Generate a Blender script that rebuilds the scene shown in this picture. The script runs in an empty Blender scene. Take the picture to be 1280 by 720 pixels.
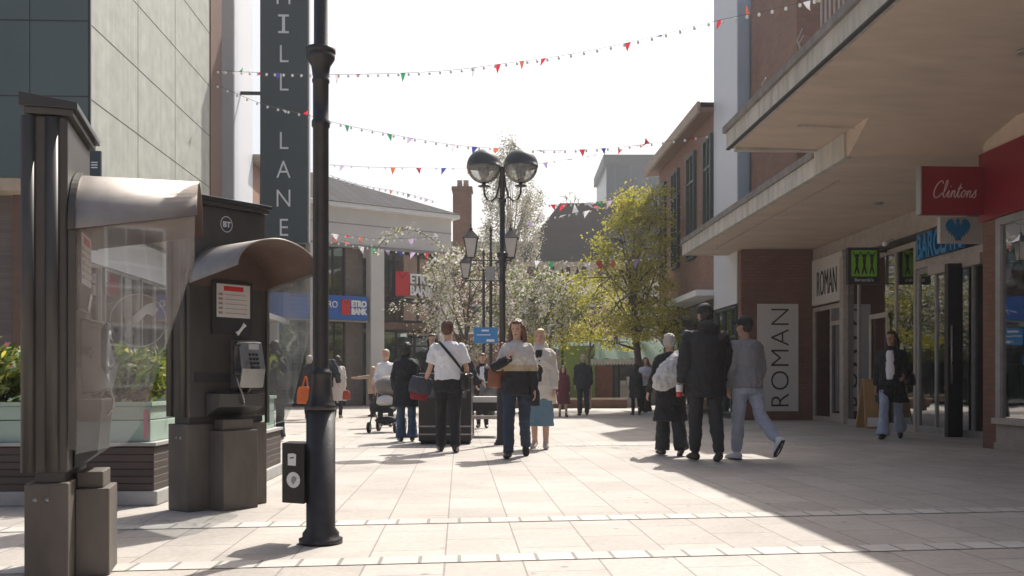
import bpy, bmesh, math, random
from mathutils import Matrix, Vector, noise
R=math.radians
random.seed(7)
SC=bpy.context.scene; COL=SC.collection
F=1200.0; HZ=478.0; CH=.93
A=math.atan(50/F)                       # street runs slightly left of the view
FW=Matrix.Identity(4); FS=Matrix.Rotation(A,4,'Z')
def gY(py): return F*CH/(py-HZ)
def at(px,py,Y): return Vector(((px-640)/F*Y, Y, CH-(py-HZ)/F*Y))
def gnd(px,py):
    Y=gY(py); return Vector(((px-640)/F*Y,Y,0))
MW={}
def wm(o): return MW.get(o.name,Matrix.Identity(4))
def tag(o,label=None,cat=None,group=None,kind=None):
    if label:o['label']=label
    if cat:o['category']=cat
    if group:o['group']=group
    if kind:o['kind']=kind
    return o
def thing(name,label,cat,loc=(0,0,0),rot=0,frame=FW,group=None):
    o=bpy.data.objects.new(name,None); COL.objects.link(o); o.empty_display_size=.2
    m=frame@Matrix.Translation(Vector(loc))@Matrix.Rotation(rot,4,'Z')
    o.location=m.to_translation(); o.rotation_euler=(0,0,m.to_euler().z)
    MW[o.name]=Matrix.Translation(o.location)@Matrix.Rotation(o.rotation_euler.z,4,'Z')
    return tag(o,label,cat,group)
class MB:
    def __init__(s): s.v=[];s.f=[];s.mi=[];s.cm=0;s.sm=[]
    def add(s,vs,fs,smooth=False):
        n=len(s.v); s.v+= [Vector(p) for p in vs]
        for f in fs: s.f.append([i+n for i in f]); s.mi.append(s.cm); s.sm.append(smooth)
        return s
    def box(s,x0,x1,y0,y1,z0,z1):
        x0,x1=min(x0,x1),max(x0,x1);y0,y1=min(y0,y1),max(y0,y1);z0,z1=min(z0,z1),max(z0,z1)
        return s.add([(x0,y0,z0),(x1,y0,z0),(x1,y1,z0),(x0,y1,z0),(x0,y0,z1),(x1,y0,z1),(x1,y1,z1),(x0,y1,z1)],
            [(0,3,2,1),(4,5,6,7),(0,1,5,4),(1,2,6,5),(2,3,7,6),(3,0,4,7)])
    def quad(s,a,b,c,d): return s.add([a,b,c,d],[(0,1,2,3)])
    def prism(s,poly,off):
        off=Vector(off); n=len(poly); p=[Vector(q) for q in poly]
        fs=[tuple(range(n))[::-1],tuple(range(n,2*n))]+[(i,(i+1)%n,n+(i+1)%n,n+i) for i in range(n)]
        return s.add(p+[q+off for q in p],fs)
    def loft(s,pts,rad,n=12,side=(1,0,0),caps=True):
        pts=[Vector(p) for p in pts]; vs=[];fs=[]; m=len(pts); side=Vector(side)
        for i,p in enumerate(pts):
            t=(pts[min(i+1,m-1)]-pts[max(i-1,0)]).normalized()
            sd=side-t*side.dot(t)
            if sd.length<1e-3: sd=Vector((0,1,0))-t*t.y
            sd.normalize(); b=t.cross(sd)
            r=rad[i] if hasattr(rad,'__len__') else rad
            rx,ry=(r if hasattr(r,'__len__') else (r,r))
            for k in range(n):
                a=2*math.pi*k/n; vs.append(p+sd*rx*math.cos(a)+b*ry*math.sin(a))
        for i in range(m-1):
            for k in range(n):
                k2=(k+1)%n; fs.append((i*n+k,i*n+k2,(i+1)*n+k2,(i+1)*n+k))
        if caps: fs.append(tuple(range(n))[::-1]); fs.append(tuple(range((m-1)*n,m*n)))
        return s.add(vs,fs,True)
    def tube(s,pts,r,n=8): return s.loft(pts,r if hasattr(r,'__len__') else [r]*len(pts),n)
    def lathe(s,prof,c=(0,0,0),n=20,caps=True):
        c=Vector(c); vs=[];fs=[]; m=len(prof)
        for r,z in prof:
            for k in range(n):
                a=2*math.pi*k/n; vs.append(c+Vector((r*math.cos(a),r*math.sin(a),z)))
        for i in range(m-1):
            for k in range(n):
                k2=(k+1)%n; fs.append((i*n+k,i*n+k2,(i+1)*n+k2,(i+1)*n+k))
        if caps: fs.append(tuple(range(n))[::-1]); fs.append(tuple(range((m-1)*n,m*n)))
        return s.add(vs,fs,True)
    def ball(s,c,r,n=12,m=8,rot=None):
        c=Vector(c); r=Vector(r if hasattr(r,'__len__') else (r,r,r)); vs=[]; fs=[]
        for i in range(1,m):
            th=math.pi*i/m
            for k in range(n):
                a=2*math.pi*k/n
                v=Vector((r.x*math.sin(th)*math.cos(a),r.y*math.sin(th)*math.sin(a),r.z*math.cos(th)))
                if rot: v=rot@v
                vs.append(c+v)
        t=Vector((0,0,r.z)); 
        if rot: t=rot@t
        vs+= [c+t,c-t]; T=len(vs)-2; B=T+1
        for i in range(m-2):
            for k in range(n):
                k2=(k+1)%n; fs.append((i*n+k,(i+1)*n+k,(i+1)*n+k2,i*n+k2))
        for k in range(n):
            k2=(k+1)%n; fs.append((T,k,k2)); fs.append((B,(m-2)*n+k2,(m-2)*n+k))
        return s.add(vs,fs,True)
    def build(s,name,mat,parent=None,frame=FW,bev=0,label=None,cat=None,group=None,kind=None,local=False,base=None):
        me=bpy.data.meshes.new(name); 
        if parent is not None:
            M=Matrix.Identity(4) if local else wm(parent).inverted()@frame; W=wm(parent)
        else:
            W=frame.copy()
            if base is not None: W=frame@Matrix.Translation(Vector(base))
            M=W.inverted()@frame
        me.from_pydata([tuple(M@v) for v in s.v],[],s.f)
        mats=mat if isinstance(mat,(list,tuple)) else [mat]
        for m in mats: me.materials.append(m)
        me.polygons.foreach_set('material_index',s.mi); me.polygons.foreach_set('use_smooth',s.sm)
        me.update()
        o=bpy.data.objects.new(name,me); COL.objects.link(o)
        if parent is not None: o.parent=parent
        else: o.matrix_world=W
        MW[o.name]=W
        if bev:
            b=o.modifiers.new('bevel','BEVEL'); b.width=bev; b.segments=2; b.limit_method='ANGLE'; b.angle_limit=R(40)
        return tag(o,label,cat,group,kind)
def copy_tree(o,loc=None,rotz=None,parent=None):
    c=o.copy(); COL.objects.link(c); c.parent=parent
    if parent is None:
        if loc is not None: c.location=loc
        if rotz is not None: c.rotation_euler=(0,0,rotz)
    for ch in list(o.children): copy_tree(ch,parent=c)
    return c
# ---------- materials
def nt(name):
    m=bpy.data.materials.new(name); m.use_nodes=True; t=m.node_tree; return m,t,t.nodes['Principled BSDF']
def N(t,k,**kw):
    n=t.nodes.new(k)
    for a,b in kw.items(): setattr(n,a,b)
    return n
def rgba(c): return (c[0],c[1],c[2],1)
def mat(name,c,rough=.6,metal=0,var=.18,scale=6,bump=0,bscale=None,spec=.5,stretch=(1,1,1),coat=0,emit=None,sub=0):
    m,t,p=nt(name); p.inputs['Roughness'].default_value=rough; p.inputs['Metallic'].default_value=metal
    p.inputs['Specular IOR Level'].default_value=spec
    if coat: p.inputs['Coat Weight'].default_value=coat
    tc=N(t,'ShaderNodeTexCoord'); mp=N(t,'ShaderNodeMapping'); mp.inputs['Scale'].default_value=stretch
    t.links.new(tc.outputs['Object'],mp.inputs[0])
    nz=N(t,'ShaderNodeTexNoise'); nz.inputs['Scale'].default_value=scale; nz.inputs['Detail'].default_value=6; nz.inputs['Roughness'].default_value=.62
    t.links.new(mp.outputs[0],nz.inputs['Vector'])
    cr=N(t,'ShaderNodeValToRGB'); e=cr.color_ramp.elements
    e[0].position=.3;e[1].position=.72
    e[0].color=rgba([x*(1-var) for x in c]); e[1].color=rgba([min(1,x*(1+var)) for x in c])
    t.links.new(nz.outputs['Fac'],cr.inputs[0]); t.links.new(cr.outputs[0],p.inputs['Base Color'])
    mr=N(t,'ShaderNodeMapRange'); mr.inputs[3].default_value=max(0.02,rough-.1); mr.inputs[4].default_value=min(1,rough+.1)
    t.links.new(nz.outputs['Fac'],mr.inputs[0]); t.links.new(mr.outputs[0],p.inputs['Roughness'])
    if bump:
        n2=N(t,'ShaderNodeTexNoise'); n2.inputs['Scale'].default_value=bscale or scale*6; n2.inputs['Detail'].default_value=4
        t.links.new(mp.outputs[0],n2.inputs['Vector'])
        b=N(t,'ShaderNodeBump'); b.inputs['Strength'].default_value=bump; b.inputs['Distance'].default_value=.02
        t.links.new(n2.outputs['Fac'],b.inputs['Height']); t.links.new(b.outputs[0],p.inputs['Normal'])
    return m
def mixmul(t,a,b,fac=1.0):
    x=N(t,'ShaderNodeMix',data_type='RGBA',blend_type='MULTIPLY'); x.inputs[0].default_value=fac
    t.links.new(a,x.inputs[6]); t.links.new(b,x.inputs[7]); return x.outputs[2]
def mat_brick(name,c1,c2,mortar,bw=.225,bh=.075,ms=.012,vert=True,rough=.85,vec=None,offs=.5,bump=.3,stain=.25,shift=(0,0),gum=False):
    m,t,p=nt(name); tc=N(t,'ShaderNodeTexCoord'); sp=N(t,'ShaderNodeSeparateXYZ'); t.links.new(tc.outputs['Object'],sp.inputs[0])
    cb=N(t,'ShaderNodeCombineXYZ')
    def lin(ax,ay,az,k):
        # ax*x+ay*y+az*z+k
        s=None
        for c,i in ((ax,0),(ay,1),(az,2)):
            if c==0: continue
            q=N(t,'ShaderNodeMath',operation='MULTIPLY'); q.inputs[1].default_value=c; t.links.new(sp.outputs[i],q.inputs[0])
            if s is None: s=q.outputs[0]
            else:
                w=N(t,'ShaderNodeMath',operation='ADD'); t.links.new(s,w.inputs[0]); t.links.new(q.outputs[0],w.inputs[1]); s=w.outputs[0]
        w=N(t,'ShaderNodeMath',operation='ADD'); w.inputs[1].default_value=k; t.links.new(s,w.inputs[0]); return w.outputs[0]
    a,b=vec if vec else ((1,1,0),(0,0,1))
    t.links.new(lin(*a,shift[0]),cb.inputs[0]); t.links.new(lin(*b,shift[1]),cb.inputs[1])
    br=N(t,'ShaderNodeTexBrick'); br.offset=offs; br.inputs['Scale'].default_value=1; br.inputs['Brick Width'].default_value=bw; br.inputs['Row Height'].default_value=bh
    br.inputs['Mortar Size'].default_value=ms; br.inputs['Mortar Smooth'].default_value=.2; br.inputs['Bias'].default_value=0
    br.inputs['Color1'].default_value=rgba(c1); br.inputs['Color2'].default_value=rgba(c2); br.inputs['Mortar'].default_value=rgba(mortar)
    t.links.new(cb.outputs[0],br.inputs['Vector'])
    nz=N(t,'ShaderNodeTexNoise'); nz.inputs['Scale'].default_value=.9; nz.inputs['Detail'].default_value=9; nz.inputs['Roughness'].default_value=.7
    t.links.new(tc.outputs['Object'],nz.inputs['Vector'])
    cr=N(t,'ShaderNodeValToRGB'); e=cr.color_ramp.elements; e[0].position=.3; e[1].position=.7; e[0].color=(1-stain,)*3+(1,); e[1].color=(1,1,1,1)
    t.links.new(nz.outputs['Fac'],cr.inputs[0]); t.links.new(mixmul(t,br.outputs['Color'],cr.outputs[0]),p.inputs['Base Color'])
    if gum:
        lk=p.inputs['Base Color'].links[0].from_socket
        vo=N(t,'ShaderNodeTexVoronoi'); vo.inputs['Scale'].default_value=3.2; t.links.new(tc.outputs['Object'],vo.inputs['Vector'])
        g1=N(t,'ShaderNodeMapRange'); g1.inputs[1].default_value=.055; g1.inputs[2].default_value=.085; g1.inputs[3].default_value=.62; g1.inputs[4].default_value=1; t.links.new(vo.outputs['Distance'],g1.inputs[0])
        a1=mixmul(t,lk,g1.outputs[0])
        n5=N(t,'ShaderNodeTexNoise'); n5.inputs['Scale'].default_value=.35; n5.inputs['Detail'].default_value=10; n5.inputs['Roughness'].default_value=.75; n5.inputs['Distortion'].default_value=.6; t.links.new(tc.outputs['Object'],n5.inputs[0])
        g2=N(t,'ShaderNodeMapRange'); g2.inputs[1].default_value=.36; g2.inputs[2].default_value=.62; g2.inputs[3].default_value=.80; g2.inputs[4].default_value=1.04; t.links.new(n5.outputs['Fac'],g2.inputs[0])
        a2=mixmul(t,a1,g2.outputs[0])
        n6=N(t,'ShaderNodeTexNoise'); n6.inputs['Scale'].default_value=26; n6.inputs['Detail'].default_value=6; t.links.new(tc.outputs['Object'],n6.inputs[0])
        g3=N(t,'ShaderNodeMapRange'); g3.inputs[1].default_value=.3; g3.inputs[2].default_value=.7; g3.inputs[3].default_value=.88; g3.inputs[4].default_value=1.06; t.links.new(n6.outputs['Fac'],g3.inputs[0])
        t.links.new(mixmul(t,a2,g3.outputs[0]),p.inputs['Base Color'])
    p.inputs['Roughness'].default_value=rough
    n3=N(t,'ShaderNodeTexNoise'); n3.inputs['Scale'].default_value=60; t.links.new(tc.outputs['Object'],n3.inputs['Vector'])
    su=N(t,'ShaderNodeMath',operation='SUBTRACT'); t.links.new(n3.outputs['Fac'],su.inputs[0]); t.links.new(br.outputs['Fac'],su.inputs[1])
    bp=N(t,'ShaderNodeBump'); bp.inputs['Strength'].default_value=bump; bp.inputs['Distance'].default_value=.006
    t.links.new(su.outputs[0],bp.inputs['Height']); t.links.new(bp.outputs[0],p.inputs['Normal'])
    return m
def mat_stripe(name,c1,c2,period,axis,rough=.7,metal=0,bump=.5,sharp=.5,noise_amt=.2):
    m,t,p=nt(name); tc=N(t,'ShaderNodeTexCoord'); sp=N(t,'ShaderNodeSeparateXYZ'); t.links.new(tc.outputs['Object'],sp.inputs[0])
    if axis=='h':
        a=N(t,'ShaderNodeMath',operation='ADD'); t.links.new(sp.outputs[0],a.inputs[0]); t.links.new(sp.outputs[1],a.inputs[1]); src=a.outputs[0]
    else: src=sp.outputs['XYZ'.index(axis)]
    d=N(t,'ShaderNodeMath',operation='DIVIDE'); d.inputs[1].default_value=period; t.links.new(src,d.inputs[0])
    fr=N(t,'ShaderNodeMath',operation='FRACT'); t.links.new(d.outputs[0],fr.inputs[0])
    fl=N(t,'ShaderNodeMath',operation='FLOOR'); t.links.new(d.outputs[0],fl.inputs[0])
    wn=N(t,'ShaderNodeTexWhiteNoise',noise_dimensions='1D'); t.links.new(fl.outputs[0],wn.inputs['W'])
    cr=N(t,'ShaderNodeValToRGB'); cr.color_ramp.interpolation='LINEAR'
    e=cr.color_ramp.elements; e[0].position=0; e[0].color=(0,0,0,1); e[1].position=.08; e[1].color=(1,1,1,1)
    q=e.new(.92); q.color=(1,1,1,1); q=e.new(1); q.color=(0,0,0,1)
    t.links.new(fr.outputs[0],cr.inputs[0])
    mx=N(t,'ShaderNodeMix',data_type='RGBA'); mx.inputs[6].default_value=rgba(c2); mx.inputs[7].default_value=rgba(c1)
    t.links.new(cr.outputs[0],mx.inputs[0])
    mr=N(t,'ShaderNodeMapRange'); mr.inputs[3].default_value=1-noise_amt; mr.inputs[4].default_value=1; t.links.new(wn.outputs['Value'],mr.inputs[0])
    nz=N(t,'ShaderNodeTexNoise'); nz.inputs['Scale'].default_value=2.5; nz.inputs['Detail'].default_value=7; mp=N(t,'ShaderNodeMapping'); mp.inputs['Scale'].default_value=(1,1,.3) if axis=='h' else (1,1,1)
    t.links.new(tc.outputs['Object'],mp.inputs[0]); t.links.new(mp.outputs[0],nz.inputs[0])
    m2=N(t,'ShaderNodeMapRange'); m2.inputs[1].default_value=.3; m2.inputs[2].default_value=.7; m2.inputs[3].default_value=.8; m2.inputs[4].default_value=1.05; t.links.new(nz.outputs['Fac'],m2.inputs[0])
    mm=N(t,'ShaderNodeMath',operation='MULTIPLY'); t.links.new(mr.outputs[0],mm.inputs[0]); t.links.new(m2.outputs[0],mm.inputs[1])
    t.links.new(mixmul(t,mx.outputs[2],mm.outputs[0]),p.inputs['Base Color'])
    p.inputs['Roughness'].default_value=rough; p.inputs['Metallic'].default_value=metal
    if bump:
        b=N(t,'ShaderNodeBump'); b.inputs['Strength'].default_value=bump; b.inputs['Distance'].default_value=.01
        t.links.new(cr.outputs[0],b.inputs['Height']); t.links.new(b.outputs[0],p.inputs['Normal'])
    return m
def mat_glass(name,tint=(.8,.85,.85),refl=.25,rough=.02,trans=1.0,wob=.0,dirt=0,ior=1.45):
    m,t,p=nt(name); out=t.nodes['Material Output']; t.nodes.remove(p)
    tr=N(t,'ShaderNodeBsdfTransparent'); tr.inputs[0].default_value=rgba([x*trans for x in tint])
    gl=N(t,'ShaderNodeBsdfGlossy'); gl.inputs['Roughness'].default_value=rough; gl.inputs[0].default_value=(.95,.97,1,1)
    fr=N(t,'ShaderNodeFresnel'); fr.inputs[0].default_value=ior
    ad=N(t,'ShaderNodeMath',operation='ADD',use_clamp=True); ad.inputs[1].default_value=refl; t.links.new(fr.outputs[0],ad.inputs[0])
    mx=N(t,'ShaderNodeMixShader'); t.links.new(ad.outputs[0],mx.inputs[0]); t.links.new(tr.outputs[0],mx.inputs[1]); t.links.new(gl.outputs[0],mx.inputs[2])
    tc=N(t,'ShaderNodeTexCoord'); nz=N(t,'ShaderNodeTexNoise'); nz.inputs['Scale'].default_value=1.1; t.links.new(tc.outputs['Object'],nz.inputs[0])
    if wob:
        b=N(t,'ShaderNodeBump'); b.inputs['Strength'].default_value=wob; b.inputs['Distance'].default_value=.02; t.links.new(nz.outputs['Fac'],b.inputs['Height']); t.links.new(b.outputs[0],gl.inputs['Normal'])
    res=mx.outputs[0]
    if dirt:
        df=N(t,'ShaderNodeBsdfDiffuse'); df.inputs[0].default_value=(.6,.6,.57,1)
        n2=N(t,'ShaderNodeTexNoise'); n2.inputs['Scale'].default_value=5; n2.inputs['Detail'].default_value=8; t.links.new(tc.outputs['Object'],n2.inputs[0])
        mr=N(t,'ShaderNodeMapRange'); mr.inputs[1].default_value=.35; mr.inputs[2].default_value=.8; mr.inputs[3].default_value=dirt*.5; mr.inputs[4].default_value=dirt*1.8; t.links.new(n2.outputs['Fac'],mr.inputs[0])
        m3=N(t,'ShaderNodeMixShader'); t.links.new(mr.outputs[0],m3.inputs[0]); t.links.new(res,m3.inputs[1]); t.links.new(df.outputs[0],m3.inputs[2]); res=m3.outputs[0]
    t.links.new(res,out.inputs[0]); return m
def mat_leaf(name,c1,c2,trans=.35):
    m,t,p=nt(name); out=t.nodes['Material Output']
    g=N(t,'ShaderNodeNewGeometry'); cr=N(t,'ShaderNodeValToRGB'); cr.color_ramp.elements[0].color=rgba(c1); cr.color_ramp.elements[1].color=rgba(c2)
    t.links.new(g.outputs['Random Per Island'],cr.inputs[0]); t.links.new(cr.outputs[0],p.inputs['Base Color']); p.inputs['Roughness'].default_value=.6
    tl=N(t,'ShaderNodeBsdfTranslucent'); t.links.new(cr.outputs[0],tl.inputs[0])
    mx=N(t,'ShaderNodeMixShader'); mx.inputs[0].default_value=trans; t.links.new(p.outputs[0],mx.inputs[1]); t.links.new(tl.outputs[0],mx.inputs[2]); t.links.new(mx.outputs[0],out.inputs[0])
    return m
def text(s,cap,mat_,M,parent,name='lettering',depth=.01,sx=1,shear=0,align='CENTER',off=0,space=1,rot=0):
    """M maps text plane (x right,y up,z normal) to world; cap = capital height; centred vertically"""
    cu=bpy.data.curves.new(name,'FONT'); cu.body=s; cu.size=cap/.729; cu.extrude=depth/2; cu.align_x=align; cu.shear=shear; cu.offset=off; cu.space_character=space; cu.space_line=.78; cu.resolution_u=4
    tmp=bpy.data.objects.new('tmp',cu); COL.objects.link(tmp); bpy.context.view_layer.update()
    me=bpy.data.meshes.new_from_object(tmp.evaluated_get(bpy.context.evaluated_depsgraph_get())); me.name=name
    COL.objects.unlink(tmp); bpy.data.objects.remove(tmp)
    T=wm(parent).inverted()@M@Matrix.Rotation(rot,4,'Z')@Matrix.Diagonal((sx,1,1,1))@Matrix.Translation((0,-cap/2,depth/2))
    me.transform(T); me.materials.clear(); me.materials.append(mat_)
    o=bpy.data.objects.new(name,me); COL.objects.link(o); o.parent=parent; MW[o.name]=wm(parent); return o
def face_cam(p): return Matrix.Translation(Vector(p))@Matrix.Rotation(R(90),4,'X')       # plane facing -Y
def sframe(p,d):  # street-frame point; d 'f' faces camera end (-v), 'r' on right wall (faces -u), 'l' on left wall (faces +u)
    M=FS@Matrix.Translation(Vector(p))
    ax={'f':((1,0,0),(0,0,1),(0,-1,0)),'r':((0,-1,0),(0,0,1),(-1,0,0)),'l':((0,1,0),(0,0,1),(1,0,0))}[d]
    r=Matrix((ax[0],ax[1],ax[2])).transposed().to_4x4(); return M@r
M={}
M['pave']=mat_brick('paving slabs',(.43,.39,.35),(.50,.46,.415),(.26,.235,.21),bw=.69,bh=.405,ms=.0055,vec=((-.14,1,0),(1,.055,0)),stain=.18,rough=.78,bump=.25,shift=(.13,.075),gum=True)
M['sett']=mat_brick('pale setts',(.49,.46,.42),(.58,.55,.51),(.25,.24,.22),bw=.205,bh=.29,ms=.011,vec=((1,.055,0),(-.14,1,0)),stain=.25,rough=.8,offs=0)
M['brick']=mat_brick('orange red brick',(.29,.135,.09),(.36,.175,.115),(.30,.24,.2),ms=.010)
M['brick_dark']=mat_brick('brown brick',(.22,.105,.07),(.27,.13,.085),(.18,.13,.1),ms=.010)
M['brick_roman']=mat_brick('deep red brick',(.19,.09,.06),(.23,.11,.075),(.15,.09,.07),ms=.008)
M['soffit']=mat('board marked concrete soffit',(.56,.45,.355),.85,var=.13,scale=1.3,stretch=(.6,1.6,1),bump=.12)
M['concrete']=mat('weathered concrete fascia',(.45,.42,.37),.9,var=.28,scale=2.2,stretch=(1,2.5,.5),bump=.3)
M['coping']=mat('dark coping',(.19,.175,.16),.9,var=.3,scale=4)
M['white_render']=mat('pale cladding',(.60,.62,.66),.5,var=.04,scale=1)
M['blue_clad']=mat('blue grey cladding',(.33,.40,.47),.45,var=.05,scale=1)
M['beige_rib']=mat_stripe('ribbed beige cladding',(.41,.425,.38),(.35,.36,.325),.105,'Y',rough=.6,bump=.4,noise_amt=.10)
M['green_panel']=mat('dark green grey panel',(.075,.105,.105),.35,var=.1,scale=.6)
M['joint']=mat('dark joint',(.03,.03,.03),.8)
M['tan']=mat('tan stone',(.42,.34,.26),.8)
M['mesh_panel']=mat_stripe('perforated brown shutter',(.17,.135,.12),(.07,.055,.05),.05,'Z',rough=.7)
M['brown']=mat('dark brown trim',(.13,.07,.045),.6)
M['slate_sign']=mat('slate blue sign panel',(.016,.040,.050),.5,var=.06)
M['light_letter']=mat('pale grey letter',(.68,.71,.73),.5,var=.03)
M['white']=mat('white paint',(.78,.78,.76),.5,var=.04)
M['whiteboard']=mat('off white board',(.55,.53,.50),.5,var=.04)
M['black']=mat('black letter',(.02,.02,.02),.5)
M['iron']=mat('black cast iron paint',(.028,.026,.027),.38,var=.3,scale=14,bump=.08)
M['bronze']=mat('dark bronze kiosk metal',(.085,.079,.072),.48,metal=.4,var=.34,scale=2.5,stretch=(1,1,.35))
M['bronze_d']=mat('kiosk plinth metal',(.12,.105,.092),.6,metal=.25,var=.35,scale=3,stretch=(1,1,.5))
M['steel']=mat('brushed steel hood',(.30,.275,.25),.5,metal=.75,var=.28,scale=3)
M['steel_in']=mat('hood lining brown',(.10,.06,.045),.6)
M['phone_dark']=mat('dark phone housing',(.03,.03,.032),.35,var=.2)
M['phone_steel']=mat('phone steel',(.30,.30,.30),.3,metal=.8)
M['glass_k']=mat_glass('scuffed kiosk screen',(.92,.94,.94),refl=.03,dirt=.12,wob=.15,ior=1.18)
M['etch']=mat_glass('etched white film',(.9,.9,.9),refl=0,dirt=.42,ior=1.05)
M['pale_plastic']=mat('pale display',(.45,.47,.46),.5)
M['glass_s']=mat_glass('shop glass',(.45,.5,.5),refl=.30,wob=.12)
M['glass_w']=mat_glass('window glass',(.3,.34,.36),refl=.25,wob=.1)
M['glass_m']=mat_glass('green tinted bank glass',(.55,.72,.70),refl=.14,wob=.08)
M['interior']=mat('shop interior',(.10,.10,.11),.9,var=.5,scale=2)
M['interior_l']=mat('pale shop interior',(.22,.26,.27),.9,var=.5,scale=1.5)
M['door_black']=mat('black door frame',(.012,.012,.014),.35)
M['frame_grey']=mat('grey aluminium frame',(.30,.29,.28),.4,metal=.3)
M['frame_tan']=mat('champagne shop frame',(.38,.33,.29),.5)
M['win_frame']=mat('dark green window frame',(.05,.075,.07),.5)
M['red_sign']=mat('crimson sign',(.21,.005,.015),.4,var=.05)
M['blue_sign']=mat('blue bank sign',(.02,.12,.42),.4,var=.05)
M['red']=mat('bright red',(.55,.02,.025),.4,var=.04)
M['cyan']=mat('bank blue letter',(.01,.20,.45),.35,var=.04)
M['lime']=mat('lime green sign',(.22,.55,.03),.5,var=.04)
M['dgreen']=mat('dim green reflection',(.03,.09,.02),.5,var=.04)  # dimmed green, only for the built reflection of the lime sign
M['mint']=mat('mint planter paint',(.33,.43,.37),.55,var=.1,scale=3)
M['slat']=mat_stripe('brown timber slats',(.075,.055,.05),(.02,.014,.012),.055,'Z',rough=.65,bump=.8)
M['greystone']=mat('grey plinth',(.36,.36,.35),.8,var=.15)
M['soil']=mat('soil',(.06,.04,.03),.95,bump=.5)
M['timber']=mat('tan timber',(.45,.27,.12),.7,var=.15,stretch=(1,1,.2))
M['oak']=mat('dark oak beam',(.05,.038,.03),.8)
M['plaster']=mat('cream plaster',(.58,.55,.49),.85,var=.08)
M['stonef']=mat('pale stone facade',(.58,.56,.52),.7,var=.06,scale=1)
M['rooftile']=mat_stripe('dark roof tiles',(.028,.025,.027),(.014,.012,.013),.28,'Z',rough=.8,bump=.5,noise_amt=.3)
M['roofgrey']=mat_stripe('grey seamed roof',(.075,.075,.08),(.04,.04,.045),.42,'X',rough=.55,bump=.6,noise_amt=.1)
M['tower_glass']=mat_stripe('blue green tower glazing',(.03,.065,.085),(.06,.10,.12),1.9,'h',rough=.3,bump=.2,noise_amt=.35)
M['tarp']=mat('green market canopy',(.028,.068,.042),.8,var=.45,scale=1.6,spec=.2)
for n_ in ('rooftile','roofgrey'): M[n_].node_tree.nodes['Principled BSDF'].inputs['Specular IOR Level'].default_value=.12; M[n_].node_tree.nodes['Principled BSDF'].inputs['Roughness'].default_value=.95
M['limewall']=mat('lime green stall side',(.17,.25,.05),.7)
M['rust']=mat('rust coloured board',(.26,.10,.06),.8)
M['bark']=mat('grey brown bark',(.12,.095,.075),.9,var=.35,scale=12,bump=.5)
M['bark_birch']=mat('pale bark',(.38,.35,.31),.9,var=.4,scale=6)
M['leaf_y']=mat_leaf('young yellow green leaf',(.27,.28,.03),(.60,.54,.09),.5)
M['leaf_g']=mat_leaf('fresh green leaf',(.12,.18,.03),(.26,.30,.07),.4)
M['leaf_d']=mat_leaf('shrub leaf',(.05,.11,.02),(.30,.32,.06),.4)
M['petal']=mat_leaf('white blossom',(.50,.44,.42),(.74,.70,.67),.4)
M['catkin']=mat_leaf('pale catkin',(.26,.26,.17),(.48,.47,.36),.4)
M['pinkpetal']=mat_leaf('pink flower',(.6,.2,.25),(.75,.45,.5),.3)
M['globe_clear']=mat_glass('clear lamp bowl',(.80,.80,.77),refl=.0,rough=.15,dirt=.34,ior=1.2)
M['globe_top']=mat('grey lamp dome',(.05,.055,.055),.5,var=.2)
M['lantern_glass']=mat('frosted lantern pane',(.50,.47,.43),.3,var=.05)
M['wire']=mat('bunting wire',(.05,.05,.05),.7)
M['bulb']=mat('white festoon bulb',(.85,.85,.82),.25,var=.02)
for n_,c_ in dict(flag_red=(.6,.02,.05),flag_green=(.03,.3,.12),flag_white=(.7,.68,.72),flag_blue=(.04,.05,.3),flag_lilac=(.5,.38,.6),flag_orange=(.65,.15,.06)).items():
    M[n_]=mat_leaf(n_.replace('_',' '),c_,[x*1.02 for x in c_],.35)
M['rubber']=mat('black rubber',(.02,.02,.02),.8)
ca,sa=math.cos(A),math.sin(A)
def V(px,u):
    k=(px-640)/F; return u*(ca-k*sa)/(sa+k*ca)
def Z(py,u,v): return CH-(py-HZ)/F*(u*sa+v*ca)
def U(px,v):
    k=(px-640)/F; return v*(sa+k*ca)/(ca-k*sa)
# ================= ground
MB().add([(-400,-60,0),(400,-60,0),(400,900,0),(-400,900,0)],[(0,1,2,3)]).build('pavement',M['pave'],kind='structure')
for v0,w in ((5.09,.20),(6.49,.21),(14.0,.2)):
    b=MB(); x0,x1=-7,8.2
    b.add([(x0,v0-w/2+.14*x0,.004),(x1,v0-w/2+.14*x1,.004),(x1,v0+w/2+.14*x1,.004),(x0,v0+w/2+.14*x0,.004)],[(0,1,2,3)])
    b.build('paving_band',M['sett'],kind='structure')
# ================= generic window (part) with pane (sub part)
def window(parent,u,v0,v1,z0,z1,side,fm,gm,fw=.06,mull=(),trans=(),name='window',dep=.08):
    """window on a street-facing wall plane u; side +1 looks to +u (left wall) / -1 looks to -u (right wall)"""
    f=MB(); s=side
    for a,b_ in ((v0,v0+fw),(v1-fw,v1)): f.box(u,u+s*dep,a,b_,z0,z1)
    f.box(u,u+s*dep,v0+fw,v1-fw,z0,z0+fw); f.box(u,u+s*dep,v0+fw,v1-fw,z1-fw,z1)
    for m in mull: f.box(u+s*.005,u+s*(dep-.01),m-fw*.4,m+fw*.4,z0+fw,z1-fw)
    for m in trans: f.box(u+s*.008,u+s*(dep-.014),v0+fw,v1-fw,m-fw*.4,m+fw*.4)
    o=f.build(name,fm,parent,FS)
    MB().box(u+s*.015,u+s*.022,v0+fw*.5,v1-fw*.5,z0+fw*.5,z1-fw*.5).build('pane',gm,o,FS)
    return o
# ================= RIGHT: concrete canopy building
UW=8.4; VE=14.86; VR=23.3
rb=thing('shop_building','long brown brick shop building on the right under a two level concrete canopy','building',(8.4,12,0),0,FS)
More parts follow.
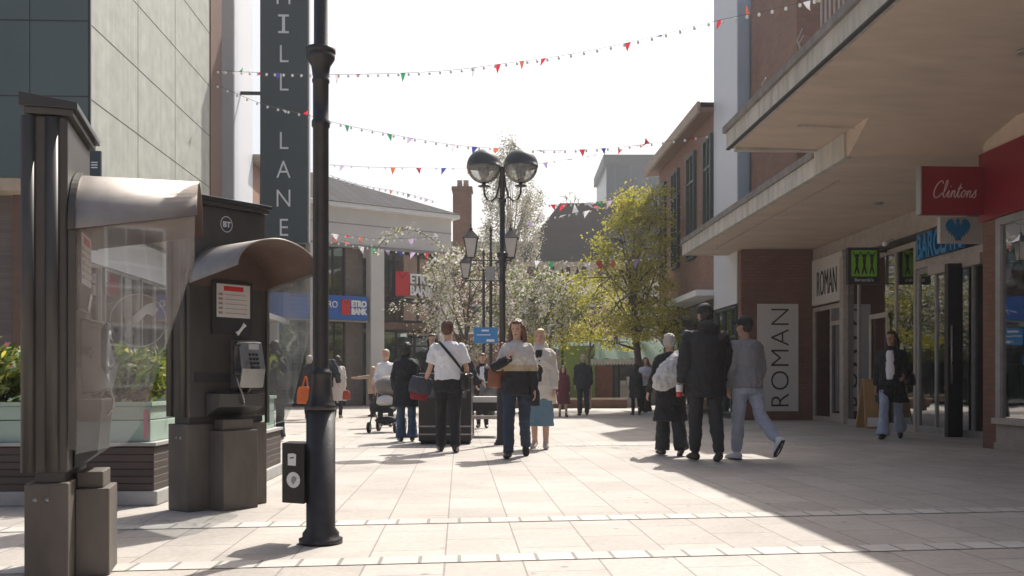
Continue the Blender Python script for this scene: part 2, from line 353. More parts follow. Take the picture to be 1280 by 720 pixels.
# upper storey brick
MB().box(6.85,18,20.0,VR,4.66,10.35).build('wall',M['brick_dark'],rb,FS,label='brown brick upper wall')
MB().box(9.6,18,3,19.98,4.9,8.5).build('wall',M['brick_dark'],rb,FS)
# upper canopy (sloping soffit)
u=MB(); us,ue=4.0,18; zs,ze=4.60,4.46
ys=[-3,12.6,VE]
u.add([(us,-3,zs),(UW+.6,-3,ze),(UW+.6,VE,ze),(us,VE,zs),(us,-3,zs+.3),(UW+.6,-3,zs+.3),(UW+.6,VE,zs+.3),(us,VE,zs+.3)],[(0,1,2,3)[::-1],(4,5,6,7),(0,1,5,4),(1,2,6,5),(2,3,7,6)])
u.build('canopy_soffit',M['soffit'],rb,FS,label='upper canopy slab with tan soffit')
MB().box(us-.02,us+.1,-3,VE+.02,zs-.012,zs+.235).box(us+.1,5.5,VE-.1,VE+.02,zs-.06,zs+.235).build('fascia',M['concrete'],rb,FS)
MB().box(us-.07,us+.2,-3,VE+.07,zs+.235,zs+.335).build('coping',M['coping'],rb,FS)
MB().box(us-.026,us+.03,-3,VE+.026,zs-.035,zs-.013).build('drip_edge',M['joint'],rb,FS)
# lower canopy
lu=5.42
MB().add([(lu,12.9,4.558),(lu,13.6,4.2),(lu,24.4,4.2),(UW+.3,24.4,4.2),(UW+.3,13.6,4.2),(UW+.3,12.2,4.475),
          (lu,12.9,4.6),(lu,13.6,4.6),(lu,24.4,4.56),(UW+.3,24.4,4.56),(UW+.3,VE+.05,4.56),(UW+.3,VE-2.4,4.6)],
   [(0,5,4,1),(1,4,3,2),(6,7,10,11),(7,8,9,10),(0,1,7,6),(1,2,8,7),(2,3,9,8)]).build('canopy_soffit',M['soffit'],rb,FS,label='lower canopy slab with tan soffit')
MB().box(lu-.03,lu+.08,VE+.06,24.42,4.185,4.47).box(lu-.03,lu+.08,13.7,VE+.059,4.185,4.55).box(lu+.08,UW,24.3,24.42,4.185,4.47).build('fascia',M['concrete'],rb,FS)
MB().box(lu-.07,lu+.16,VE+.1,24.47,4.47,4.59).build('coping',M['coping'],rb,FS)
# return wall with red brick
MB().box(6.6,UW+.6,VR,VR+.3,0,4.19).build('wall',M['brick_roman'],rb,FS,label='deep red brick return wall behind the tall board')
# shop wall bands above shopfronts, bulkhead
MB().box(UW-.02,UW+.6,V(1058,UW)+.02,VR-.01,3.92,4.19).box(UW-.02,UW+.6,13.6,V(1058,UW),3.75,4.19).build('bulkhead',M['frame_tan'],rb,FS)
# railings on upper canopy
rl=MB()
for k in range(46):
    v=5.6+k*.15; rl.box(us+.55,us+.57,v,v+.02,4.94,5.95)
rl.box(us+.53,us+.59,5.6,12.5,5.95,6.0).build('railing',M['frame_grey'],rb,FS)
for v,h in ((13.0,.16),(11.55,.3),(11.5,.2)):
    MB().tube([(us+.02,v,4.93),(us-.03,v+.03,4.93+h*.6),(us+.01,v-.04,4.93+h)],.008).build('bracket',M['frame_grey'],rb,FS)
for x,v in ((6.0,10.2),(6.5,9.6),(7.4,17.2)):
    z_=4.2 if v>VE else zs-(x-4)*.0311
    MB().lathe([(.075,-.03),(.09,-.02),(.09,0)],(x,v,z_-.002),14).build('soffit_light',M['frame_grey'],rb,FS)
MB().tube([(4.6,13.4,4.555),(7.9,13.4,4.455)],.012).tube([(5.9,14.9+.3,4.17),(5.9,23,4.17)],.012).build('conduit',M['frame_tan'],rb,FS)
MB().box(10.8,18,-3,VR,0,4.2).build('rear_wall',M['interior'],rb,FS)
# ---- shopfronts (parts of the building)
def shopfront(name,label,cat,v0,v1,ztop,mulls,doors,fm,um=UW,stall=.12,inter='interior',gl='glass_s'):
    t=thing(name,label,cat,(um,(v0+v1)/2,0),0,FS)
    f=MB(); f.box(um-.03,um+.05,v0,v0+.09,0,ztop); f.box(um-.03,um+.05,v1-.09,v1,0,ztop)
    f.box(um-.028,um+.05,v0+.09,v1-.09,ztop-.1,ztop); f.box(um-.025,um+.05,v0+.09,v1-.09,.0,stall)
    for m in mulls: f.box(um-.026,um+.045,m-.03,m+.03,stall,ztop-.1)
    f.build('frame',fm,t,FS)
    MB().box(um+.0,um+.012,v0+.09,v1-.09,stall,ztop-.1).build('pane',M[gl],t,FS)
    for (a,b,dm) in doors:
        d=MB(); z1=2.35
        d.box(um-.05,um-.031,a,a+.08,0.02,z1); d.box(um-.05,um-.031,b-.08,b,0.02,z1); d.box(um-.05,um-.031,a+.08,b-.08,z1-.1,z1); d.box(um-.05,um-.031,a+.08,b-.08,.02,.22)
        dd=d.build('door',dm,t,FS); MB().tube([(um-.09,a+.13,.8),(um-.09,a+.13,1.5)],.015).build('handle',M['frame_grey'],dd,FS)
    b=MB(); b.box(um+.6,um+2.4,v0+.02,v0+.08,0,ztop+.3); 
    b.add([(um+2.3,v0,0),(um+2.3,v1,0),(um+2.3,v1,ztop+.4),(um+2.3,v0,ztop+.4)],[(0,1,2,3)])
    b.build('interior_wall',M[inter],t,FS)
    return t
v1058=V(1058,UW); v1147=V(1147,UW); v1238=15.0
t=shopfront('shopfront','fashion shopfront with pale frame and narrow name panel beside the red brick wall','shopfront',v1058+.02,VR-.02,2.75,[v1058+.9],[(v1058+.15,v1058+.85,M['frame_tan'])],M['frame_tan'])
MB().box(UW-.06,UW+.05,v1058+.1,VR-.05,2.8,3.9).build('name_panel',M['whiteboard'],t,FS)
text('ROMAN',.62,M['black'],sframe((UW-.062,(v1058+VR)/2,3.32),'r'),t,depth=.01,sx=.42,off=-.004)
t=shopfront('shopfront','dark glazed charity shopfront with white shelf display between the fashion shop and the bank','shopfront',v1147+.02,v1058-.02,3.6,[v1147+.9,v1058-.7],[(v1147+1.2,v1147+2.1,M['frame_tan'])],M['frame_tan'])
d=MB()
for k in range(9): d.box(UW+.25,UW+.33,v1058-1.0,v1058-.8,.4+k*.3,.4+k*.3+.17)
d.build('window_display',M['white'],t,FS)
MB().box(UW-.12,UW-.02,v1058-.12,v1058+.1,0,3.75).build('pilaster',M['frame_tan'],t,FS)
MB().box(UW+.2,UW+.22,v1147+1.9,v1147+2.5,1.2,2.7).build('poster',M['whiteboard'],t,FS)
# green sign with three dancing figures; its reflection is built as a second sign
def figures_sign(label,u0,u1,v,zt,zb,bg,pan,frame='f'):
    s=thing('hanging_sign',label,'sign',((u0+u1)/2,v,zb),0,FS)
    w=u1-u0; c=(u0+u1)/2; h=zt-zb
    MB().box(u0,u1,v,v+.12,zb,zt).build('sign_box',pan,s,FS,bev=.01)
    MB().box(u0+.07,u1-.07,v-.012,v-.001,zb+.17*h+.03,zt-.06).build('sign_face',bg,s,FS)
    zc=zb+.17*h+.03; H=(zt-.06-zc)
    for k in (-1,0,1):
        x=c+k*w*.235; g=MB(); th=.03
        def bar(a,b,r=.02): 
            a=Vector((x+a[0],v-.02,zc+a[1]*H)); b=Vector((x+b[0],v-.02,zc+b[1]*H)); g.loft([a,(a+b)/2,b],[(r,.008),(r*.9,.008),(r*.6,.008)],8)
        bar((0,.68),(0,.38),.032); bar((0,.4),(-.045,.08),.02); bar((0,.4),(.045,.08),.02); bar((0,.66),(-.075,.93),.013); bar((0,.66),(.075,.93),.013)
        g.ball((x,v-.02,zc+.80*H),(.026,.01,.032)); g.build('figure',M['black'],s,FS)
    text("Barnardo's",.062*h/.7,M['white'] if bg is M['lime'] else M['dgreen'],sframe((c,v-.003,zb+.09*h+.02),'f'),s,depth=.004,sx=1.0)
    MB().box(u1,UW-.02 if u1<UW else u1+.02,v+.04,v+.08,zt-.1,zt-.05).build('bracket',M['black'],s,FS)
    return s
figures_sign('bright green projecting sign with three black dancing figures and white name under it',U(1060,19),U(1100,19),19,Z(309,7.5,19),Z(355,7.5,19),M['lime'],M['black'])
figures_sign('dim reflection of the bright green sign, built as a sign with three faint figures',U(1110,19.05)+0,U(1147,19.05),19.05,Z(309,7.5,19),Z(355,7.5,19),M['dgreen'],M['black'])  # mirror image of the lime sign, its dimness put into the colours
# security camera post between the green sign and its built reflection
cm=thing('security_camera','small white security camera on a bracket above the green sign and its reflection','camera',(8.2,18.6,3.6),0,FS)
MB().tube([(8.3,18.6,3.75),(8.18,18.5,3.72),(8.1,18.4,3.66)],.02).build('bracket',M['white'],cm,FS)
MB().loft([(8.12,18.5,3.66),(7.95,18.2,3.60)],[.045,.05],12).build('camera_body',M['white'],cm,FS)
# bank
t=shopfront('shopfront','glass fronted bank with blue lettering and open black framed door','shopfront',13.62,v1147-.02,3.05,[14.6,15.75,v1147-.75],[],M['frame_grey'],inter='interior_l')
MB().box(UW-.05,UW+.05,13.62,v1147,3.06,3.2).build('fascia_rail',M['frame_tan'],t,FS)
dv=V(1176,UW-.45)
d=MB().box(UW-.75,UW-.12,dv,dv+.07,.06,.32).box(UW-.75,UW-.66,dv,dv+.07,.32,2.75).box(UW-.22,UW-.12,dv,dv+.07,.32,2.75).box(UW-.66,UW-.22,dv,dv+.07,2.62,2.75)
MB().box(UW-.34,UW-.08,dv-.03,dv+.1,0,2.95).build('door',M['door_black'],t,FS,bev=.008,label='open black framed door')
MB().tube([(UW-.3,dv-.08,.9),(UW-.3,dv-.08,1.9)],.016).build('handle',M['phone_steel'],t,FS)
MB().box(UW-.1,UW-.02,dv-.6,dv+1.2,2.88,3.06).build('door_header',M['frame_tan'],t,FS)
va,vb=V(1150,UW-.1),V(1150,UW-.1)-1.75
text('BARCLAYS',.46,M['cyan'],sframe((UW-.12,(va+vb)/2,3.44),'r'),t,depth=.07,sx=.56,off=.012)
MB().box(UW+.5,UW+.9,16.2,16.9,.0,1.2).box(UW+1,UW+1.5,14.6,15.3,0,1.5).build('counter',M['cyan'],t,FS)
MB().box(UW+.35,UW+.37,V(1158,UW),V(1152,UW),1.2,2.9).build('poster',M['white'],t,FS)
# eagle sign
def disc_poly(s,poly,x,v,z,sc,m,name,dv=-.012):
    b=MB(); b.prism([(x+p[0]*sc,v,z+p[1]*sc) for p in poly],(0,dv,0)); return b.build(name,m,s,FS)
e=thing('projecting_sign','pale projecting bank sign with a blue spread eagle emblem','sign',(7.95,15.5,3.2),0,FS)
ev=15.0
MB().box(U(1175,ev),U(1234,ev)+.6,ev,ev+.1,Z(304,7.9,ev),Z(271,7.9,ev)).build('sign_box',M['whiteboard'],e,FS,bev=.008)
half=[(0,.95),(.12,.9),(.17,.72),(.12,.55),(.22,.3),(.34,.55),(.42,.82),(.62,.92),(.85,.80),(1.05,.50),(1.08,.10),(.95,.22),(.98,-.15),(.82,.0),(.80,-.40),(.62,-.18),(.56,-.58),(.40,-.34),(.34,-.72),(.2,-.5),(.26,-.98),(.1,-.86),(0,-1.0)]
eag=[(x,z) for x,z in half]+[(-x,z) for x,z in half[1:-1][::-1]]
disc_poly(e,eag,U(1197,ev),ev-.002,Z(287,7.9,ev),.185,M['cyan'],'eagle_emblem')
# card shop (nearest, stands forward)
UC=7.3; VC=13.4
c=thing('shopfront','card shop with crimson fascia, brown pilaster and low pale stone sill at the right edge','shopfront',(UC,11,0),0,FS)
MB().box(UC-.02,UW+2,VC-.2,VC,0,4.18).box(UC-.02,UC+.3,13.05,VC-.2,0,3.2).build('pilaster',M['brick_roman'],c,FS)
MB().box(UC-.06,UC+.3,2,13.04,0,.1).box(UC-.03,UC+.3,2,13.04,.1,.36).build('stall_riser',mat('pale stone blocks',(.33,.28,.24),.8,var=.15),c,FS)
MB().box(UC-.10,UC+.3,2,13.04,.36,.44).build('sill',M['frame_tan'],c,FS)
f=MB()
for a,b in ((12.92,13.04),(10.2,10.3),(7.4,7.5)): f.box(UC-.04,UC+.06,a,b,.44,3.2)
f.box(UC-.04,UC+.06,2,12.92,3.1,3.2).build('window_frame',M['frame_grey'],c,FS)
MB().box(UC,UC+.012,2,12.92,.44,3.1).build('pane',M['glass_s'],c,FS)
MB().box(UC-.08,UC+.4,2,VC,3.21,4.17).build('fascia',M['red_sign'],c,FS)
MB().box(UC-.02,UC+.6,2,VC,4.18,4.5).build('bulkhead',M['soffit'],c,FS)
MB().add([(UC+1.5,2,0),(UC+1.5,13,0),(UC+1.5,13,4),(UC+1.5,2,4)],[(0,1,2,3)]).build('interior_wall',M['interior'],c,FS)
dsp=MB()
for k,(a,z,w,h) in enumerate([(12.4,.9,.4,.7),(11.7,1.3,.4,.5),(11.0,.8,.5,.8),(12.2,2.0,.3,.5),(11.2,2.0,.6,.3)]): dsp.box(UC+.4,UC+.5,a-w,a,z,z+h)
dsp.build('window_display',M['whiteboard'],c,FS)
MB().box(UC+.3,UC+.33,12.1,12.6,1.9,3.0).build('poster',mat('muted poster',(.3,.35,.33),.6),c,FS)
s=thing('hanging_sign','crimson projecting sign with pale script lettering','sign',(6.8,13.35,3.3),0,FS)
hv=13.25; x0,x1=U(1152,hv),UC-.085
MB().box(x0,x1,hv,hv+.12,Z(268,7,hv),Z(208,7,hv)).build('sign_box',M['red_sign'],s,FS,bev=.005)
MB().box(x0-.02,x0-.002,hv-.01,hv+.13,Z(268,7,hv),Z(208,7,hv)).build('edge_trim',M['frame_grey'],s,FS)
# handwritten lettering from pen strokes
glyph={'C':[[(.62,.95),(.5,1.15),(.25,1.0),(.05,.6),(.02,.25),(.15,.0),(.4,.02),(.68,.3)]],
'l':[[(.0,.15),(.22,.7),(.26,1.15),(.14,1.1),(.08,.5),(.1,.05),(.25,.05),(.36,.25)]],
'i':[[(.0,.2),(.16,.5),(.1,.1),(.2,.0),(.34,.25)],[(.22,.72),(.24,.78)]],
'n':[[(.0,.2),(.14,.5),(.06,.0),(.1,.25),(.3,.5),(.3,.1),(.4,.0),(.52,.25)]],
't':[[(.0,.2),(.2,.95),(.08,.2),(.16,.0),(.34,.2)],[(.0,.62),(.34,.68)]],
'o':[[(.0,.25),(.2,.5),(.06,.3),(.1,.02),(.28,.1),(.34,.38),(.22,.5),(.32,.42),(.46,.42)]],
's':[[(.0,.1),(.24,.55),(.22,.35),(.28,.12),(.16,.0),(.02,.06)]]}
adv={'C':.72,'l':.34,'i':.32,'n':.5,'t':.32,'o':.44,'s':.3}
lt=MB(); x=0; sc=.215
for ch in 'Clintons':
    for st in glyph[ch]:
        P=[]
        for i in range(len(st)-1):
            for q in range(4):
                p0=st[max(i-1,0)];p1=st[i];p2=st[i+1];p3=st[min(i+2,len(st)-1)];tt=q/4
                P.append([.5*((2*p1[j])+(-p0[j]+p2[j])*tt+(2*p0[j]-5*p1[j]+4*p2[j]-p3[j])*tt*tt+(-p0[j]+3*p1[j]-3*p2[j]+p3[j])*tt**3) for j in (0,1)])
        P.append(st[-1])
        lt.tube([(U(1166,hv)+(x+p[0]+p[1]*.22)*sc*.83,hv-.004,Z(247,7,hv)+p[1]*sc*.95) for p in P],.007,6)
    x+=adv[ch]
lt.build('lettering',mat('pale pink lettering',(.62,.45,.45),.5),s,FS)
# tall ROMAN board
s=thing('sign_board','tall off white board with a fashion name written upwards on the red brick wall','sign',(7.3,VR-.04,.25),0,FS)
x0,x1=U(947,VR-.05),U(998,VR-.05)
MB().box(x0,x1,VR-.05,VR-.005,Z(514,7,VR),Z(380,7,VR)).build('board',M['whiteboard'],s,FS)
text('ROMAN',.48,M['black'],sframe(((x0+x1)/2+.03,VR-.052,Z(447,7,VR)),'f'),s,depth=.008,rot=R(90),sx=1.0,off=-.010,space=1.08)
# A-board
s=thing('a_board','tan timber A board with white lower panel outside the charity shop','sign',(U(1090,19),19,0),0,FS)
ax0,ax1=U(1082,19),U(1102,19)
for dy in (0,.5):
    MB().prism([(ax0,19+dy,0),(ax1,19+dy,0),(ax1-.05,19.25+(dy-.25)*.1,1.0),(ax0+.05,19.25+(dy-.25)*.1,1.0)],(0,.03,0)).build('panel',M['timber'],s,FS)
MB().prism([(ax0+.03,18.985,.04),(ax1-.03,18.985,.04),(ax1-.05,19.03,.22),(ax0+.05,19.03,.22)],(0,-.006,0)).build('notice',M['white'],s,FS)
# ================= RIGHT: white tower slab and far brick building
UT=6.58
t=thing('stair_tower','tall pale clad stair tower rising above the lower canopy','tower',(UT+1,24.6,0),0,FS)
MB().box(UT,UT+.32,VR+.32,25.9,2.9,11.6).build('cladding',M['white_render'],t,FS)
MB().box(UT+.325,UT+3,VR+.35,25.9,4.6,11.6).build('side_cladding',M['blue_clad'],t,FS)
MB().box(UT+.01,UT+.3,VR+.26,VR+.32,4.6,11.6).build('edge_panel',M['blue_clad'],t,FS)
w=window(t,UT+.1,VR+.5,25.85,.1,2.86,-1,M['win_frame'],M['glass_s'],mull=(24.3,25.1),trans=(2.1,),dep=.09)
MB().box(UT+.9,UT+3,VR+.35,25.9,0,2.9).build('interior_wall',M['interior'],t,FS)
UB=6.6
b=thing('brick_building','orange brick building with overhanging eaves and tall narrow windows beyond the pale tower','building',(UB,30,0),0,FS)
MB().box(UB,UB+9,25.95,33.6,3.45,8.3).build('wall',M['brick'],b,FS)
r=MB().prism([(UB-.42,24.9+1.05,8.32),(UB-.42,34.1,8.32),(UB+9,34.1,8.32),(UB+9,25.95,8.32)],(0,0,.12)); r.build('soffit',M['brick'] if 0 else mat('pinkish eaves board',(.22,.13,.105),.7),b,FS)
MB().box(UB-.46,UB-.38,25.95,34.14,8.30,8.60).box(UB-.38,UB+9,34.06,34.14,8.30,8.6).build('eaves_fascia',M['tan'],b,FS)
MB().box(UB-.36,UB+9,25.96,34.04,8.45,8.58).build('roof',M['rooftile'],b,FS)
for a,c_ in ((827,832.5),(841,849),(860,870),(881,891)):
    v0,v1=V(c_,UB-.02),V(a,UB-.02)
    w=window(b,UB+.03,v0,v1,4.6,7.75,-1,M['win_frame'],M['glass_w'],fw=.09,trans=(6.9,),mull=((v0+v1)/2,),dep=.13)
MB().box(UB-.5,UB+.2,25.95,33.7,3.3,3.46).build('shop_soffit',M['white'],b,FS)
MB().box(UB+.9,UB+9,25.95,33.6,0,3.3).build('shop_wall',M['interior'],b,FS)
for k,v in enumerate((26.6,29.1,31.6)):
    window(b,UB+.3,v,v+2.3,.15,2.7,-1,M['door_black'],M['glass_s'],fw=.08,mull=(v+1.15,),dep=.08)
MB().box(UB+.2,UB+.8,25.95,33.6,2.72,3.29).build('shop_fascia',M['door_black'],b,FS)
s=thing('hanging_sign','plain black projecting shop sign near the far brick corner','sign',(UB-.3,31,2.4),0,FS)
MB().box(U(823,31),U(848,31),31,31.12,Z(417,6.3,31),Z(399,6.3,31)).build('sign_box',M['door_black'],s,FS,bev=.01)
MB().box(U(848,31),UB+.4,31.04,31.08,Z(402,6.3,31),Z(400,6.3,31)).build('bracket',M['black'],s,FS)
# ================= LEFT: beige ribbed block
UL=-7.5; v0=19.2; v1=27.8
b=thing('clad_building','large block with ribbed beige side and dark green panelled front on the left','building',(UL,23,0),0,FS)
MB().box(UL-14,UL,v0+.02,v1,4.95,16).build('cladding',M['beige_rib'],b,FS,label='ribbed beige street side')
j=MB()
for z in (6.5,7.97,9.4,10.9,12.4): j.box(UL-.002,UL+.006,v0+.05,v1-.02,z,z+.012)
for v in (21.9,24.6): 
    j.box(UL-.002,UL+.005,v,v+.006,4.97,15.9)
j.build('panel_joint',M['joint'],b,FS)
MB().box(UL-14,UL+.02,v0-.05,v0+.015,4.95,16).build('front_panel',M['green_panel'],b,FS,label='dark green front panels')
j=MB()
for z in (6.52,8.0,9.5,11,12.5): j.box(UL-14,UL+.021,v0-.056,v0-.05,z,z+.025)
for k in range(9): j.box(UL-1.15-k*1.48,UL-1.13-k*1.48,v0-.055,v0-.051,4.96,15.9)
j.box(UL-.02,UL+.03,v0-.06,v0-.051,4.95,16); j.build('panel_joint',M['joint'],b,FS)
MB().box(UL-14,UL-.05,v0+.0,v1,4.7,4.94).build('soffit_band',M['tan'],b,FS)
MB().box(UL-14,UL-1.75,v0+.6,v0+.8,0,4.7).build('shutter',M['mesh_panel'],b,FS)
MB().box(UL-1.72,UL-1.5,v0+.5,v0+.8,0,4.7).build('pier',M['brown'],b,FS)
MB().box(UL-14,UL-1.2,v0+.9,v1,0,4.7).build('ground_floor_wall',M['interior_l'],b,FS)
for k in range(3): window(b,UL-1.1,v0+1+k*2.5,v0+3.3+k*2.5,.3,3.6,1,M['frame_grey'],M['glass_s'],mull=(v0+2.1+k*2.5,))
MB().box(UL-1.15,UL-1.0,v0+.9,v1,3.62,4.5).build('fascia',M['white_render'],b,FS)
MB().box(UL-.25,UL+.03,v1+.01,V(276,UL),0,16).build('brown_pier',M['brown'],b,FS)
pl=thing('wall_sign','small dark sign on the corner of the green panelled front','sign',(UL,v0-.1,5),0,FS)
MB().box(U(111,v0-.12),U(127,v0-.12),v0-.16,v0-.1,Z(225,-7.4,v0),Z(191,-7.4,v0)).build('panel',M['slate_sign'],pl,FS)
b_=MB()
for k in range(3): b_.box(U(115,v0-.12),U(123,v0-.12),v0-.166,v0-.161,Z(206,-7.4,v0)-k*.05,Z(206,-7.4,v0)-k*.05+.02)
b_.build('printed_lines',M['light_letter'],pl,FS)
t=thing('stair_tower','pale grey clad tower carrying the tall dark name sign','tower',(UL-1,31.5,0),0,FS)
tv=V(293,UL)
MB().box(UL-3,UL-.02,tv-.06,tv,0,16).build('front_cladding',mat('mid grey cladding',(.38,.38,.40),.5,var=.04),t,FS)  # front face in a darker grey than the street face
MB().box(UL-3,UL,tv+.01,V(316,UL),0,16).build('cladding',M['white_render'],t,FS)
# mill lane sign
sv=31.4; s=thing('banner_sign','tall slate blue vertical sign reading down the street name in pale capitals','sign',(-6.1,sv,5.5),0,FS)
x0,x1=U(325,sv),U(386,sv); xc=U(354.5,sv)
MB().box(x0,x1,sv,sv+.22,Z(303,-6,sv),14.5).build('panel',M['slate_sign'],s,FS,bev=.01)
MB().box(x1-.03,x1+.012,sv-.02,sv+.24,Z(303,-6,sv),14.5).build('edge_trim',M['frame_grey'],s,FS)
for zz in (Z(116,-6,sv),Z(285,-6,sv)): MB().box(UL,x0,sv+.06,sv+.14,zz-.05,zz+.05).build('bracket',M['black'],s,FS)
for ch,py in (('M',-6),('I',30),('L',66.5),('L',102),('L',175),('A',211),('N',247),('E',283.5)):
    if ch=='I':
        zc=Z(py,-6,sv); b_=MB().box(xc-.045,xc+.045,sv-.025,sv-.002,zc-.3,zc+.3)
        b_.box(xc-.17,xc-.046,sv-.025,sv-.002,zc+.24,zc+.3).box(xc+.046,xc+.17,sv-.025,sv-.002,zc+.24,zc+.3).box(xc-.17,xc-.046,sv-.025,sv-.002,zc-.3,zc-.24).box(xc+.046,xc+.17,sv-.025,sv-.002,zc-.3,zc-.24)
        b_.build('lettering',M['light_letter'],s,FS)
    else: text(ch,.6,M['light_letter'],sframe((xc,sv-.002,Z(py,-6,sv)),'f'),s,depth=.02,sx=.86,off=-.008)
# left brick building
b=thing('brick_building','orange brick building over white shopfronts behind the phone kiosks on the left','building',(UL,38,0),0,FS)
va_=V(316,UL)+.02; vb_=45.5
MB().box(UL-9,UL,va_,vb_,3.35,8.5).build('wall',M['brick'],b,FS)
MB().box(UL-9,UL+.35,va_,vb_+.3,8.5,8.75).build('eaves_fascia',M['tan'],b,FS)
MB().box(UL-.1,UL+.5,va_,vb_,3.15,3.34).build('shop_soffit',M['white'],b,FS)
for k in range(4): window(b,UL-.03,va_+1.2+k*3,va_+2.2+k*3,4.6,7.7,1,M['win_frame'],M['glass_w'],fw=.09,trans=(6.9,),dep=.13)
MB().box(UL-9,UL-.8,va_,vb_,0,3.15).build('shop_wall',M['interior_l'],b,FS)
for k in range(5): MB().box(UL-.1,UL+.25,va_+.4+k*2.5,va_+.75+k*2.5,0,3.14).build('pilaster',M['white'],b,FS)
for k in range(5): window(b,UL-.3,va_+.8+k*2.5,va_+2.8+k*2.5,.2,2.4,1,M['door_black'],M['glass_s'],mull=(va_+1.8+k*2.5,))
s=thing('hanging_sign','blue projecting shop sign seen past the phone kiosk','sign',(UL+.3,36.5,2.4),0,FS)
MB().box(U(338,36.5),U(352,36.5),36.5,36.62,Z(415,-7,36.5),Z(392,-7,36.5)).build('sign_box',M['blue_sign'],s,FS)
text('S',.4,M['white'],sframe((U(345,36.5),36.49,Z(403,-7,36.5)),'f'),s,depth=.01)
# ================= METRO style bank, facing the square
P0=Vector((at(411,478,37).x,37,0)); P1=Vector((at(563,478,40).x,40,0))
dirx=(P1-P0).normalized(); ang=math.atan2(dirx.y,dirx.x)
FB=Matrix.Translation(P0)@Matrix.Rotation(ang,4,'Z')          # local: x along facade, y back, z up
def bx(px):                                                  # facade x for a photo column
    k=(px-640)/F; # P0+ s*dir : X/Y=k
    return (k*P0.y-P0.x)/(dirx.x-k*dirx.y)
def bz(py,px):
    s_=bx(px); Y=P0.y+s_*dirx.y; return CH-(py-HZ)/F*Y
def bwin(parent,x0,x1,z0,z1,fm,gm,fw=.07,mull=(),trans=(),name='window',y=0,frame=FB):
    f=MB(); f.box(x0,x0+fw,y-.06,y+.06,z0,z1).box(x1-fw,x1,y-.06,y+.06,z0,z1).box(x0+fw,x1-fw,y-.06,y+.06,z0,z0+fw).box(x0+fw,x1-fw,y-.06,y+.06,z1-fw,z1)
    for m in mull: f.box(m-fw*.4,m+fw*.4,y-.055,y+.05,z0+fw,z1-fw)
    for m in trans: f.box(x0+fw,x1-fw,y-.05,y+.045,m-fw*.4,m+fw*.4)
    o=f.build(name,fm,parent,frame); MB().box(x0+fw*.5,x1-fw*.5,y-.005,y+.005,z0+fw*.5,z1-fw*.5).build('pane',gm,o,frame); return o
bk=thing('bank_building','pale stone bank with grey hipped roof, tall tinted windows and white columns facing the square','building',P0,ang)
xe=bx(564); xl=-6; zt=7.72; zb=6.25
MB().box(xl,xe,0,.5,zb,zt).box(xe-.5,xe,.5,14,0,zt).build('wall',M['stonef'],bk,FB,label='pale stone upper band')
MB().box(xl-.1,xe+.25,-.3,.5,zt,zt+.16).box(xe,xe+.25,.5,14,zt,zt+.16).build('cornice',M['white'],bk,FB)
MB().box(xl,xe,-.012,-.001,zt-.62,zt-.58).box(xl,xe,-.05,-.002,zb,zb+.08).build('string_course',M['frame_grey'],bk,FB)
MB().add([(xl,-.35,zt+.17),(xe+.3,-.35,zt+.17),(bx(475)-1.2,3.8,zt+2.1),(xl,3.8,zt+2.15),(xe+.3,14,zt+.17)],[(0,1,2,3),(1,4,2)]).build('roof',M['roofgrey'],bk,FB)
MB().box(bx(474),xe-.1,3.6,3.8,zt+.2,zt+.95).build('roof_railing',mat('grey louvre screen',(.3,.3,.31),.6),bk,FB)
for a,c_ in ((386,393),(462,479),(548,564)):
    MB().box(bx(a),bx(c_),-.12,.35,0,zb-.005).build('column',M['stonef'],bk,FB,bev=.03)
MB().box(bx(440),bx(462)-.01,.6,.9,0,zb).build('pier',mat('dark brown stone',(.20,.165,.14),.7),bk,FB)  # pier in a dark brown stone of its own
z=bz
bwin(bk,xl,bx(450),z(370,430),z(304,430),M['door_black'],M['glass_m'],mull=(bx(425),bx(439)),y=.75)
bwin(bk,xl,bx(446),0.05,z(400,430),M['door_black'],M['glass_m'],mull=(bx(427),),trans=(z(436,430),z(455,430)),y=.75)
bwin(bk,bx(479)+.02,bx(548)-.02,z(374,510),zb-.02,M['door_black'],M['glass_m'],mull=(bx(497),bx(528)),y=.35)
bwin(bk,bx(479)+.02,bx(548)-.02,z(402,510),z(376,510),M['door_black'],M['glass_m'],mull=(bx(527),),y=.35)
MB().box(bx(479)+.02,bx(548)-.02,.2,.5,z(412,510),z(403,510)).build('transom_band',M['brown'],bk,FB)
bwin(bk,bx(479)+.02,bx(548)-.02,.05,z(413,510),M['door_black'],M['glass_m'],mull=(bx(500),bx(523)),trans=(z(432,510),),y=.35)
MB().box(xl,xe-.5,3.0,3.2,0,zb).box(xl,xe-.5,.95,3.0,2.95,3.1).build('interior_wall',mat('pale teal interior',(.40,.52,.49),.8,var=.4,scale=1.2),bk,FB)
cb=MB()
for k,(x,h) in enumerate(((-1,1.3),(.6,1.6),(2.2,1.1),(3.2,1.8),(4.1,1.2))): cb.box(x,x+.6,1.8,2.2,3.12,3.12+h); cb.box(x,x+.7,1.8,2.2,0,h)
cb.build('furniture',M['interior'],bk,FB)
